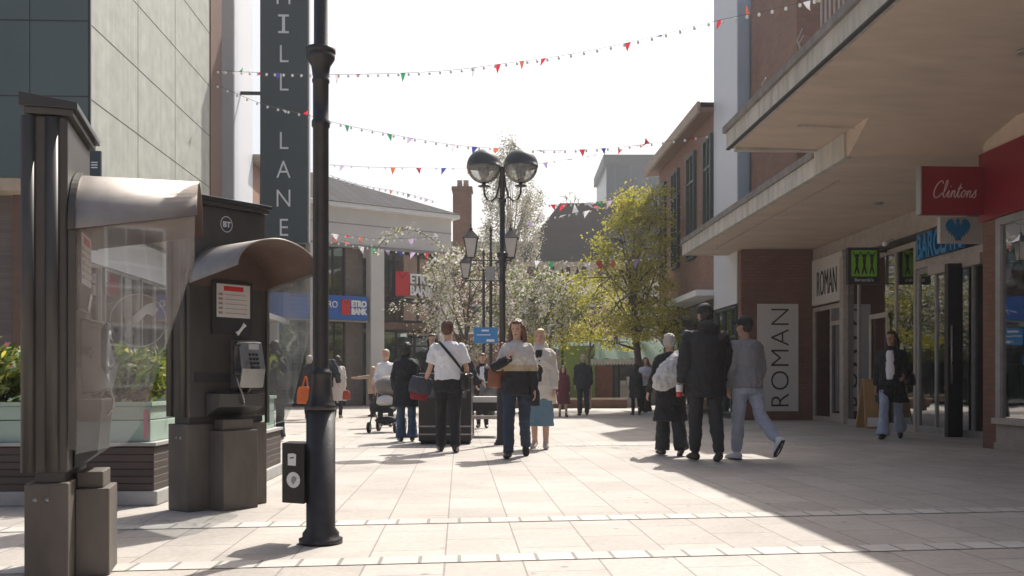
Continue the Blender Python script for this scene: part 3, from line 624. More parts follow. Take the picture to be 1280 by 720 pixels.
def banklogo(x0,zc,h,parent,y):
    """red block M followed by the two line white name"""
    W=h*.62; b=MB(); b.box(x0,x0+W,y-.05,y-.001,zc-h/2,zc+h/2); b.build('red_letter_block',M['red'],parent,FB)
    b=MB(); 
    b.prism([(x0+W*.5,y-.055,zc+h*.18),(x0+W*.12,y-.055,zc+h*.5),(x0+W*.2,y-.055,zc+h*.5),(x0+W*.5,y-.055,zc+h*.26),(x0+W*.8,y-.055,zc+h*.5),(x0+W*.88,y-.055,zc+h*.5)],(0,.004,0)); b.build('letter_notch',M['red_sign'],parent,FB)
    Mx=FB@Matrix.Translation(Vector((x0+W+.05,y,zc+h*.25)))@Matrix.Rotation(R(90),4,'X')
    text('ETRO',h*.40,M['white'],Mx,parent,depth=.05,align='LEFT',off=.02,sx=.78)
    Mx=FB@Matrix.Translation(Vector((x0+W+.05,y,zc-h*.25)))@Matrix.Rotation(R(90),4,'X')
    text('BANK',h*.40,M['white'],Mx,parent,depth=.05,align='LEFT',off=.02,sx=.74)
sg=thing('window_sign','large red and white bank name behind the upper window','sign',FB@Vector((bx(512),.2,z(370,512))),ang)
banklogo(bx(497),z(354.5,512),(370-340)/F*39,sg,.22)
sg=thing('fascia_sign','bright blue bank fascia with red and white name','sign',FB@Vector((bx(430),0,z(400,430))),ang)
MB().box(xl,bx(458),-.1,.3,z(400,430),z(370,430)).build('sign_box',M['blue_sign'],sg,FB,bev=.02)
MB().box(xl-.02,bx(458)+.03,-.08,.28,z(402,430),z(400.3,430)).build('edge_trim',M['frame_grey'],sg,FB)
banklogo(bx(425),z(384,430),(393-374)/F*37.4,sg,-.1)
text('METRO',.27,M['white'],FB@Matrix.Translation(Vector((bx(406),-.101,z(380,410))))@Matrix.Rotation(R(90),4,'X'),sg,depth=.02,sx=.8)
# ================= brick block with chimney behind the bank
ch=thing('brick_block','brown brick block with a tall chimney behind the bank','building',at(600,478,52)*1)
Y=50; 
MB().box(at(545,478,Y+3).x,at(672,478,Y+3).x,Y+3,Y+10,0,at(0,318,Y+3).z).build('wall',M['brick_dark'],ch)
MB().prism([(at(543,478,Y+3).x,Y+2.6,at(0,318,Y+3).z+.01),(at(543,478,Y+3).x,Y+10.4,at(0,318,Y+3).z+.01),(at(543,478,Y+3).x,Y+6.5,at(0,290,Y+3).z)],(5.7,0,0)).build('roof',M['rooftile'],ch)
c=MB().box(at(566,478,Y).x,at(589,478,Y).x,Y,Y+1,4,at(0,238,Y).z).box(at(564.5,478,Y).x,at(590.5,478,Y).x,Y-.06,Y+1.06,at(0,238,Y).z+.005,at(0,233,Y).z).build('chimney',M['brick_dark'],ch)
for k in range(2): MB().lathe([(.16,0),(.13,.35),(.16,.4),(.1,.42)],(at(574+k*8,478,Y).x,Y+.5,at(0,233,Y).z)).build('chimney_pot',M['tan'],c)
for k in range(5): 
    x=at(560+k*23,478,Y+3).x
    w=MB().box(x,x+.9,Y+2.9,Y+2.99,3.6,5.2).build('window',M['white'],ch); MB().box(x+.08,x+.82,Y+2.88,Y+2.895,3.68,5.12).build('pane',M['glass_w'],w)
# ================= half timbered house, dark roof
h=thing('timbered_house','long half timbered house with steep dark tiled roof behind the trees','building',(at(740,478,52).x,52,0))
Y=52; xa=at(668,478,Y).x; xb=at(842,478,Y).x; ze=at(0,332,Y).z; zr=at(0,254,Y+4).z
MB().box(xa,xb,Y,Y+8,0,ze).build('wall',M['plaster'],h)
MB().add([(xa-1.2,Y-.5,ze+.01),(xb+.5,Y-.5,ze+.01),(xb+.5,Y+8.5,ze+.01),(xa-1.2,Y+8.5,ze+.01),(at(700,478,Y+4).x,Y+4,zr),(xb-1,Y+4,zr)],[(0,1,5,4),(1,2,5),(2,3,4,5),(3,0,4),(0,3,2,1)]).build('roof',M['rooftile'],h)
MB().box(xa-1.2,xb+.5,Y-.62,Y-.51,ze-.12,ze+.12).build('gutter',M['tan'],h)
bm=MB(); k=0; x=xa
while x<xb-.2:
    bm.box(x,x+.22,Y-.06,Y-.001,2.9,ze); x+=.86
bm.box(xa,xb,Y-.07,Y-.061,2.75,3.05).box(xa,xb,Y-.07,Y-.061,5.2,5.4).build('timber_frame',M['oak'],h)
for px in (713,748,775): 
    x=at(px,478,Y).x; w=MB().box(x-.7,x+.7,Y-.12,Y-.075,3.5,5.0).build('window',M['oak'],h)
    g=MB()
    for i in range(4):
        for jj in range(3): g.box(x-.64+i*.33,x-.64+i*.33+.27,Y-.13,Y-.121,3.56+jj*.47,3.56+jj*.47+.41)
    g.build('pane',M['glass_w'],w)
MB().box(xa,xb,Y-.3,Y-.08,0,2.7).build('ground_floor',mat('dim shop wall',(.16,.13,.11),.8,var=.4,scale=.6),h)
# tower block
Y=120; t=thing('office_tower','distant blue green office tower behind the yellow leaved tree','tower',(at(788,478,Y).x,Y,0))
MB().box(at(758,478,Y).x,at(835,478,Y).x,Y,Y+14,0,at(0,200,Y).z).build('glazing',M['tower_glass'],t)
MB().box(at(754,478,Y).x,at(835,478,Y).x,Y-.4,Y+14,at(0,206,Y).z,at(0,194,Y).z).build('parapet',mat('dark tower parapet',(.03,.05,.065),.6),t)
# far terrace closing the horizon
Y=75; t=thing('brick_terrace','low brick terrace closing the far end of the square','building',(0,Y,0))
MB().box(-30,60,Y,Y+8,0,5.5).build('wall',M['brick_dark'],t)
MB().prism([(-30,Y-.5,5.51),(-30,Y+8.5,5.51),(-30,Y+4,8)],(90,0,0)).build('roof',M['rooftile'],t)
# gabled brick building behind the camera, seen only as a reflection in the kiosk screen
b=thing('gabled_house','brick house with white gable and white window frames opposite, mirrored in the kiosk screen','building',(-4,-16,0))
MB().box(-12,8,-24,-16,0,5.2).build('wall',M['brick'],b)
MB().prism([(-9,-16.1,5.2),(1,-16.1,5.2),(-4,-16.1,9.6)],(0,-7,0)).build('gable',M['plaster'],b)
MB().box(-20,20,-30,-25,0,9).build('rear_block',M['brick_dark'],b)
for x in (-11,-8,-5,-2,1,4):
    for z0 in (.8,3.2):
        w=MB().box(x,x+1.5,-15.98,-15.9,z0,z0+1.6).build('window',M['white'],b); g=MB()
        for i in range(3):
            for jj in range(3): g.box(x+.08+i*.46,x+.5+i*.46,-15.89,-15.87,z0+.08+jj*.5,z0+.52+jj*.5)
        g.build('pane',M['glass_w'],w)
# ================= market stall and low wall
Y=36; s=thing('market_stall','green canopied market stall with lime side wall and rust coloured boards','stall',(at(765,478,Y).x,Y,0))
def ax(px,Y=36): return at(px,478,Y).x
zc=at(0,449,Y).z; zp=at(0,421,Y).z
x0,x1=ax(738),ax(838); c=MB()
# undulating canopy made as a tented grid
n,m=24,8; vs=[];fs=[]
for j in range(m+1):
    for i in range(n+1):
        u=i/n; w=j/m; peak=1-abs(w-.5)*2; bay=abs(math.sin(u*math.pi*3))
        vs.append((x0+(x1-x0)*u, Y-.2+w*3.4, zc+(zp-zc)*peak**.8*(.72+.28*bay)+.04*math.sin(u*40+w*9)-.12*(bay<.15)))
for j in range(m):
    for i in range(n): a=j*(n+1)+i; fs.append((a,a+1,a+n+2,a+n+1))
c.add(vs,fs,True); 
# second canopy to the left, over the lime wall
vs=[];fs=[];x2,x3=ax(690),ax(745)
for j in range(m+1):
    for i in range(n+1):
        u=i/n; w=j/m; peak=1-abs(w-.5)*2
        vs.append((x2+(x3-x2)*u, Y+.1+w*3.0, at(0,436,Y).z+(at(0,424,Y).z-at(0,436,Y).z)*peak**.8+.03*math.sin(u*30+w*5)))
for j in range(m):
    for i in range(n): a=j*(n+1)+i; fs.append((a,a+1,a+n+2,a+n+1))
c.add(vs,fs,True)
c.build('canopy',M['tarp'],s)
v_=MB()
for i in range(26):
    a=x0+(x1-x0)*i/26; b2=x0+(x1-x0)*(i+1)/26; v_.add([(a,Y-.22,zc),(b2,Y-.22,zc),(b2,Y-.22,zc-.16),((a+b2)/2,Y-.22,zc-.24),(a,Y-.22,zc-.16)],[(0,1,2,3,4)])
v_.build('valance',mat('pale valance',(.40,.42,.38),.6,var=.2),s)
MB().box(ax(700),ax(744),Y+.1,Y+.18,.3,at(0,432,Y).z).box(ax(744)-.06,ax(744),Y+.18,Y+2.6,.3,at(0,432,Y).z).build('side_wall',M['limewall'],s)
MB().box(ax(745),ax(766),Y+.3,Y+.36,.3,at(0,457,Y).z).build('board',M['rust'],s)
MB().box(ax(766),ax(838),Y+2.9,Y+3,.0,at(0,452,Y).z).build('back_panel',M['interior'],s)
for px in (767,773,803,833): MB().box(ax(px)-.04,ax(px)+.04,Y-.16,Y-.08,0,zc).build('pole',M['door_black'],s)
MB().box(ax(776),ax(800),Y+.4,Y+1.1,.75,.82).box(ax(777),ax(799),Y+.45,Y+1.0,.0,.74).build('counter',M['whiteboard'],s)
for k,(a,zz) in enumerate(((778,1.0),(786,1.15),(792,.98))):
    tag(MB().box(ax(a),ax(a)+.2,Y+.55,Y+.8,.83,zz).build('crate',M['white'],base=(ax(a),Y+.6,.83),frame=FW),['small white crate at the left end of the stall counter','tallest white crate in the middle of the stall counter','low white crate at the right end of the stall counter'][k],'crate',group='white crates on the stall counter')
w=thing('low_wall','low brown brick planter wall across the back of the square','wall',(ax(690,34.5),34.5,0))
MB().box(ax(592,34.5),ax(784,34.5),34.5,34.9,0,at(0,500,34.5).z).build('brickwork',M['brick_dark'],w)
MB().box(ax(591,34.5),ax(785,34.5),34.46,34.94,at(0,500,34.5).z+.003,at(0,498,34.5).z+.01).build('coping',M['tan'],w)
# ================= trees
def tree(name,label,base,trunk_r,zf,crown,blobs,leafsets,bark,limbs=9,size=.07,lean=(0,0),droop=0,seed=1,per=260,blobr=.55,cone=0,flat=.32,extra=(),group='trees around the square'):
    """crown=(cx,cy,cz,rx,ry,rz) absolute; leafsets=[(name,mat,share)]"""
    rnd=random.Random(seed); t=thing(name,label,'tree',base,group=group)
    bx_,by_,_=base; cx,cy,cz,rx,ry,rz=crown
    tr=MB(); top=Vector((cx,cy,cz+rz*.55)); pts=[]; rr=[]
    for i in range(9):
        f=i/8; p=Vector((bx_,by_,0)).lerp(top,f); p+=Vector((math.sin(f*5+seed)*.09,math.cos(f*4+seed)*.09,0))*min(1,f*3); pts.append(p); rr.append(trunk_r*(1.25 if i==0 else 1)*(1-f)**1.2+.012)
    tr.loft(pts,rr,10)
    cs=[]; 
    for _ in range(blobs):
        while 1:
            q=Vector((rnd.uniform(-1,1),rnd.uniform(-1,1),rnd.uniform(-1,1)))
            if cone: break
            if .15<q.length<1: break
        if not cone: q*= (q.length**-.35)
        if q.length>1.05 and not cone: q.normalize()
        if cone:
            wf=.26+.72*(1-q.z)/2*cone; cs.append(Vector((bx_+(cx-bx_)*((1-q.z)/2*1.5)+q.x*rx*wf,cy+q.y*ry*wf,cz+q.z*rz)))
        else: cs.append(Vector((cx+q.x*rx,cy+q.y*ry,cz+q.z*rz)))
    xs=[Vector(p) for p in extra]
    mains=[]
    for i in range(limbs):
        c=rnd.choice(cs); f=rnd.uniform(zf,.8); s0=pts[0].lerp(top,f)
        for a,b2 in zip(pts,pts[1:]):
            if a.z<=s0.z<=b2.z: s0=a.lerp(b2,(s0.z-a.z)/(b2.z-a.z))
        mid=s0.lerp(c,.5)+Vector((rnd.uniform(-.2,.2),rnd.uniform(-.2,.2),rnd.uniform(.0,.5)))
        P=[s0,s0.lerp(mid,.5)+Vector((0,0,.1)),mid,mid.lerp(c,.5),c]; r0=trunk_r*.26
        tr.loft(P,[r0,r0*.8,r0*.55,r0*.35,.012],7); mains+=[P[1],mid,P[3],c]
    for c in cs:
        near=min(mains,key=lambda q:(q-c).length); 
        m_=near.lerp(c,.5)+Vector((rnd.uniform(-.15,.15),rnd.uniform(-.15,.15),rnd.uniform(0,.2)))
        tr.loft([near,m_,c],[.022,.016,.006],5)
    if xs:
        for a_,b_ in zip(xs,xs[1:]):
            if (a_-b_).length<1.2: tr.loft([a_,b_],[.014,.010],5)
        near=min(mains,key=lambda q:(q-xs[-1]).length); tr.loft([near,near.lerp(xs[-1],.5)+Vector((0,0,.25)),xs[-1]],[.03,.022,.014],6)
    tr.build('trunk',bark,t)
    nx=len(cs); cs=cs+xs
    mbs={n:MB() for n,_,_ in leafsets}
    for ci,c in enumerate(cs):
        br=blobr*rnd.uniform(.55,1.35)*(1 if ci<nx else .5); dens=rnd.uniform(.35,1.3)*(1 if ci<nx else .28)
        dirs=Vector((rnd.gauss(0,1),rnd.gauss(0,1),rnd.gauss(0,.5))).normalized()
        for n,_,share in leafsets:
            b=mbs[n]
            for _ in range(int(per*share*dens)):
                g=Vector((rnd.gauss(0,.42),rnd.gauss(0,.42),rnd.gauss(0,flat)))*br+dirs*rnd.uniform(-.6,.6)*br
                if droop: g.z-=abs(rnd.gauss(0,1))*droop; g.x*=.6
                p=c+g; s_=size*rnd.uniform(.55,1.3)
                a=Vector((rnd.gauss(0,1),rnd.gauss(0,1),rnd.gauss(0,1))).normalized(); e=a.orthogonal().normalized()*s_*.5; f2=a.cross(e).normalized()*s_*.5
                k=len(b.v); b.v+=[p-e*1.2,p+f2*.7,p+e*1.2,p-f2*.7]; b.f.append([k,k+1,k+2,k+3]); b.mi.append(0); b.sm.append(False)
    for n,m_,_ in leafsets: mbs[n].build(n,m_,t)
    return t
def wpt(px,py,Y): p=at(px,py,Y); return p
Y=30; c=at(580,378,Y)
tree('blossom_tree','white blossoming tree just left of the twin globe lamp, reaching over the bank',(at(585,478,Y).x,Y,0),.13,.3,(c.x+.1,Y,c.z,1.65,1.6,1.7),66,[('blossom',M['petal'],.60),('leaves',M['leaf_g'],.34)],M['bark'],limbs=16,size=.08,seed=3,per=165,blobr=.42,extra=[at(px,py,Y) for px,py in ((470,312),(478,302),(487,294),(498,289),(511,287),(524,290),(536,296),(547,304),(556,312))]+[at(px,py,Y) for px,py in ((492,385),(506,380),(520,376),(534,372),(546,368))])
Y=31; c=at(665,385,Y)
tree('blossom_tree','white blossoming tree directly behind the twin globe lamp',(at(672,478,Y).x,Y,0),.12,.3,(c.x+.1,Y,c.z,1.5,1.4,1.35),62,[('blossom',M['petal'],.48),('leaves',M['leaf_g'],.5)],M['bark'],limbs=16,size=.08,seed=5,per=210,blobr=.42)
# arching sprays left of the first tree
Y=44; c=at(640,255,Y)
tree('birch_tree','tall drooping pale tree rising behind the globe lamps',(at(640,478,Y).x,Y,0),.18,.45,(c.x-.05,Y,c.z-.3,1.45,1.4,3.5),100,[('catkins',M['catkin'],.8),('leaves',M['petal'],.2)],M['bark_birch'],limbs=22,size=.085,droop=.6,seed=8,per=190,blobr=.42)
Y=30; c=at(778,335,Y)
tree('maple_tree','yellow green leaved tree in front of the far brick corner',(at(808,478,Y).x,Y,0),.15,.3,(c.x-.1,Y,c.z-.1,2.15,1.4,2.45),150,[('leaves',M['leaf_y'],1)],M['bark'],limbs=24,size=.085,seed=11,per=130,blobr=.55,cone=1.2,flat=.15)
Y=60; c=at(712,262,Y)
tree('bare_tree','thin nearly bare tree poking above the dark roof',(at(712,478,Y).x,Y,0),.12,.6,(c.x,Y,c.z-.2,1.5,1.2,1.2),40,[('leaves',M['catkin'],1)],M['bark'],limbs=14,size=.07,seed=15,per=16,blobr=.5)
Y=33; c=at(745,395,Y)
tree('maple_tree','low yellow green sapling between the blossom and the market stall',(at(735,478,Y).x,Y,0),.07,.4,(c.x,Y,c.z+.2,1.3,1.2,.9),34,[('leaves',M['leaf_y'],.7),('blossom',M['petal'],.3)],M['bark'],limbs=9,size=.07,seed=21,per=130,blobr=.4)
# ================= phone kiosks (local frame: x out of the phone face, y along its width)
def kiosk(label,org,rot,bt,logo_r=.12,H=2.27,TK=.25,D=.60,sides=(1,)):
    t=thing('phone_kiosk',label,'phone kiosk',org,rot,group='open phone kiosks')
    L=dict(local=True); W=.345; q_=.25-TK
    b=MB(); b.box(-TK,0,-W,W,0,bt); b.build('plinth',M['bronze_d'],t,bev=.008,**L)
    b=MB(); b.prism([(0.001,-.17,0),(.15,-.15,0),(.15,.15,0),(.001,.17,0)],(0,0,bt-.05)).box(0.001,.12,-.13,.13,bt-.049,bt+.03); b.build('plinth_cover',M['bronze_d'],t,bev=.006,**L)
    for s in (-.025,.025): MB().tube([(-.115+s*1.0,-W-.004,bt*.84),(-.115+s,-W+.01,bt*.84)],.011,10).build('lock',M['phone_steel'],t,**L)
    b=MB().box(-TK+.04,-.02,-W+.03,W-.03,bt+.001,bt+.045); b.build('neck',M['phone_dark'],t,**L)
    b=MB().box(-TK+.015,-.005,-W+.012,W-.012,bt+.046,H-.05); b.build('housing',M['bronze'],t,bev=.01,**L)
    b=MB()
    for s in (-1,1):
        for x in (-TK+.015,-.07): b.loft([(x,s*(W-.005),bt+.05),(x,s*(W-.005),H-.06)],[(.03,.022)]*2,14)
    b.build('corner_rail',M['bronze'],t,**L)
    b=MB().box(-.0049,.004,-W+.06,W-.06,bt+.3,1.0); b.build('back_panel',M['phone_dark'],t,**L)
    b=MB().box(-TK,.02,-W-.005,W+.005,H-.049,H-.02).build('cap_plate',M['bronze'],t,**L)
    b=MB().prism([(-TK-.02,-W-.02,H-.019),(.04,-W-.02,H-.019),(.04,-W-.02,H+.012),(-TK-.02,-W-.02,H+.045)],(0,2*W+.04,0)).build('roof_cap',M['phone_dark'],t,bev=.004,**L)
    # hood
    r=W; rz=.30; zc=1.63; n=28; vs=[];fs=[]; rise=.09
    def prof(r_):
        return [(r_*math.cos(math.pi*(1-i/n)),(rz+r_-r)*math.sin(math.pi*(1-i/n))) for i in range(n+1)]
    po,pi_=prof(r+.012),prof(r)
    b=MB(); m=len(po)
    for P in (po,pi_):
        for xx,dz in ((0,0),(D,rise)):
            vs+= [(xx,y,zc+z+dz*(1-min(1,z/rz))) for y,z in P]
    for i in range(m-1):
        fs+= [(i,i+1,m+i+1,m+i),(2*m+i,3*m+i,3*m+i+1,2*m+i+1),(m+i,m+i+1,3*m+i+1,3*m+i)]
    b.cm=0; b.add(vs,fs,True)
    o=b.build('hood',[M['steel'],M['steel_in']],t,**L)
    for k,p in enumerate(o.data.polygons): p.material_index=1 if k%3==1 else 0
    MB().add([(.004,y,z+zc) for y,z in pi_],[tuple(range(m))]).build('hood_back',M['steel_in'],t,**L)
    b=MB()
    for i in range(m-1): 
        (y0,z0),(y1,z1)=po[i],po[i+1]; b.add([(0,y0,zc+z0),(0,y1,zc+z1),(0,y1*1.04,zc+z1*1.04+.0),(0,y0*1.04,zc+z0*1.04),(.03,y0,zc+z0),(.03,y1,zc+z1),(.03,y1*1.04,zc+z1*1.04),(.03,y0*1.04,zc+z0*1.04)],[(3,2,6,7),(4,7,6,5),(0,4,5,1),(0,1,2,3)])
    b.build('hood_collar',M['bronze'],t,**L)
    for s in sides:
        y=s*(r-.012)
        poly=[(.01,y,zc+.01),(D-.01,y,zc+rise+.01),(D-.012,y,1.50),(.30,y,.72),(.24,y,.64),(.03,y,.60)]
        g=MB().prism(poly,(0,-s*.008,0)).build('side_screen',M['glass_k'],t,**L)
        e=MB(); cx,cz=.30,1.22; yy=y+s*.002
        for k in range(28):
            a0,a1=2*math.pi*k/28,2*math.pi*(k+1)/28
            e.add([(cx+logo_r*math.cos(a)*q,yy,cz+logo_r*math.sin(a)*q) for a in (a0,a1) for q in (.965,1.0)],[(0,1,3,2)])
        hs=[(-.075,-.055),(-.045,-.085),(-.015,-.06),(-.025,-.035),(.035,.03),(.06,.02),(.085,.05),(.06,.082),(.03,.07),(-.05,-.01),(-.078,-.03)]
        e.add([(cx+x*logo_r/.12,yy,cz+z_*logo_r/.12) for x,z_ in hs],[tuple(range(len(hs)))])
        e.build('handset_emblem',M['etch'],g,**L)
        MB().box(.0,.03,y-.012,y+.012,.62,zc).build('screen_bracket',M['bronze'],t,**L)
    # instruction panel + phone
    p=MB().box(-.004,.02,-.15,.20,1.28,1.68).build('notice_frame',M['phone_dark'],t,bev=.004,**L)
    MB().box(.021,.024,-.12,.17,1.41,1.655).build('notice',M['whiteboard'],p,**L)
    MB().box(.0245,.0265,-.06,.11,1.605,1.64).build('notice_header',M['red'],p,**L)
    q=MB()
    for k in range(5): q.box(.0245,.026,-.05,.14,1.575-k*.034,1.58-k*.034).box(.0245,.026,-.105,-.07,1.57-k*.034,1.588-k*.034)
    q.build('notice_lines',mat('notice print',(.30,.22,.22),.6),p,**L)
    n0=set(o.name for o in COL.objects)
    ph=MB().prism([(0,-.09,.74),(.12,-.09,.76),(.15,-.09,.9),(.10,-.09,1.1),(0,-.09,1.12)],(0,.21,0)).build('phone_unit',M['phone_steel'],t,bev=.006,**L)
    k_=MB()
    for i in range(3):
        for j in range(4): k_.box(.135-.035*(j/4)*.9,.155-.035*(j/4),-.015+i*.03,.005+i*.03,.9+j*.032,.92+j*.032)
    k_.build('keypad',M['phone_dark'],ph,**L)
    MB().box(.10,.118,-.01,.08,1.045,1.085).build('display',M['pale_plastic'],ph,**L)
    MB().loft([(.14,-.125,.86),(.115,-.125,.88),(.11,-.125,.97),(.115,-.125,1.06),(.14,-.125,1.08)],[.028,.02,.015,.02,.028],10).build('handset',M['phone_dark'],ph,**L)
    cd=[(.12,-.125,.85)]+[(.10+.05*math.sin(i*.7),-.125+.018*i-.0*i,.85-.22*math.sin(math.pi*i/10)) for i in range(1,11)]
    MB().tube(cd,.007,8).build('cord',M['phone_steel'],ph,**L)
    MB().loft([(.03,-.05,1.20-.04),(.028,-.03,1.175),(.028,.0,1.21),(.03,.02,1.235)],[(.02,.006),(.012,.006),(.012,.006),(.02,.006)],8,side=(0,1,0)).build('handset_symbol',M['white'],p,**L)
    for o_ in COL.objects:
        if o_.name not in n0: o_.data.transform(Matrix.Translation((0,.10,.13)))
    MB().prism([(0,-.2,bt+.05),(.10,-.16,bt+.12),(.12,-.16,.85),(0,-.2,.85)],(0,.4,0)).build('coin_box',M['phone_dark'],t,bev=.006,**L)
    MB().box(-TK+.003,-TK+.014,-W+.2,W-.2,1.2,1.7).build('rear_panel',M['bronze_d'],t,**L)
    return t
k2=kiosk('second phone kiosk, turned to the camera with its notice and handset in view',(-2.10,7.12,0),-math.atan2(.62,.78),.63,.09)
k1=kiosk('nearest phone kiosk at the left edge, side on with a scuffed clear screen',(-2.125,4.73,0),R(15.6),.47,.125,H=2.20,TK=.185,D=.56,sides=(-1,))
# round emblem on second kiosk
e=MB()
for k in range(24):
    a0,a1=2*math.pi*k/24,2*math.pi*(k+1)/24; e.add([(.0,-.02+.052*math.cos(a)*q,2.10+.052*math.sin(a)*q*1.15) for a in (a0,a1) for q in (.9,1.0)],[(0,1,3,2)])
e.build('round_emblem',M['light_letter'],k2,local=True)
Mx=wm(k2)@Matrix.Translation((.001,-.02,2.10))@Matrix(((0,0,1,0),(1,0,0,0),(0,1,0,0),(0,0,0,1)))
text('BT',.042,M['light_letter'],Mx,k2,depth=.003,off=.002)
# ================= twin globe lamps
def globe_lamp(label,loc,rot=0):
    t=thing('street_lamp',label,'street lamp',loc,rot,group='twin globe street lamps'); L=dict(local=True)
    MB().lathe([(.125,0),(.125,.03),(.105,.035),(.105,.06),(.083,.09),(.083,.77)],n=32).build('base',M['iron'],t,**L)
    MB().lathe([(.087,.771),(.087,.80),(.08,.805),(.08,.82),(.072,.83),(.066,.88),(.06,.96),(.064,.97),(.064,.99),(.05,1.0),(.046,1.02),(.045,2.40),(.052,2.41),(.052,2.44),(.045,2.45),(.045,2.66),(.05,2.665),(.05,2.68),(.045,2.69),(.055,2.76),(.08,2.80),(.082,2.82),(.076,2.825),(.085,2.835),(.085,2.86),(.05,2.865),(.040,2.88),(.038,4.08),(.045,4.09),(.045,4.13),(.02,4.15)],n=32).build('column',M['iron'],t,**L)
    b=MB().lathe([(.06,0),(.06,.05)],(0,0,3.62),n=20); b.build('collar',M['iron'],t,**L)
    for s in (-1,1):
        pts=[(s*x,0,z) for x,z in ((.03,4.02),(.05,3.85),(.09,3.70),(.16,3.63),(.23,3.66),(.27,3.74),(.275,3.84))]
        a=MB().tube(pts,[.014]*7,10).tube([(s*.03,0,3.66),(s*.1,0,3.70)],.01).build('arm',M['iron'],t,**L)
        MB().lathe([(.03,3.84),(.09,3.85),(.09,3.86),(.03,3.87),(.025,3.92),(.055,3.955)],(s*.275,0,0)).build('lamp_holder',M['iron'],a,**L)
        c=Vector((s*.276,0,4.15)); r=.252
        low=[(r*math.sin(a_),-r*math.cos(a_)) for a_ in [math.pi*.08+math.pi*.42*i/8 for i in range(9)]]
        top=[((r+.006)*math.cos(a_),(r+.006)*math.sin(a_)*.98) for a_ in [math.pi*.5*i/8 for i in range(9)]]; top[-1]=(.001,top[-1][1])
        g=MB().lathe(low,c,28,caps=False).build('lamp_bowl',M['globe_clear'],a,**L)
        MB().lathe([(r+.007,-.012),(r+.007,0)]+top,c,28).build('lamp_dome',M['globe_top'],a,**L)
        MB().lathe([(.03,-.2),(.075,-.12),(.09,-.03),(.03,-.01)],c,16).build('reflector',M['phone_dark'],a,**L)
    return t
l1=globe_lamp('twin globe street lamp in the middle of the street, both globes in view',gnd(628,556),R(-2))
l2=copy_tree(l1,gnd(401,679),R(-2)); l2['label']='nearest black lamp column at the left with a small black box strapped to it'
MW[l2.name]=Matrix.Translation(l2.location)
# box on column
bx0=thing('post_box',"small black metal box with two pale stickers strapped to the nearest lamp column",'box',gnd(401,679))
Y0=5.6
MB().prism([(at(355,0,Y0).x,Y0-.05,.235),(at(386,0,Y0).x,Y0-.12,.235),(at(386,0,Y0).x,Y0+.1,.235),(at(355,0,Y0).x,Y0+.14,.235)],(0,0,.345)).build('box_body',M['door_black'],bx0,bev=.004)
MB().box(at(385,0,Y0).x,at(392,0,Y0).x,Y0-.03,Y0+.02,.3,.33).box(at(385,0,Y0).x,at(392,0,Y0).x,Y0-.03,Y0+.02,.48,.51).build('bracket',M['iron'],bx0)
def stick(cx,cz,pts,name,m,dy=.001):
    b=MB(); f=lambda x:Y0-.05+(x-at(355,0,Y0).x)/(at(386,0,Y0).x-at(355,0,Y0).x)*-.07-dy
    b.add([(cx+x,f(cx+x),cz+z_) for x,z_ in pts],[tuple(range(len(pts)))]); return b.build(name,m,bx0)
c1x=at(371,0,Y0).x
stick(c1x,.37,[(.044*math.cos(k*.3927),.046*math.sin(k*.3927)) for k in range(16)],'round_sticker',M['light_letter'],.003)
stick(c1x+.003,.372,[(-.018,-.01),(-.005,-.03),(.012,-.01),(.02,.012),(.0,.022),(-.014,.014)],'sticker_print',mat('sticker print',(.28,.29,.30),.6),.005)
stick(c1x-.008,.487,[(-.028,-.034),(.024,-.036),(.026,.03),(.006,.036),(-.028,.032)],'torn_sticker',M['light_letter'],.003)
stick(c1x-.008,.485,[(-.014,.006),(.012,.010),(.012,.018),(-.014,.014)],'sticker_print',mat('sticker print dark',(.08,.08,.09),.6),.005)
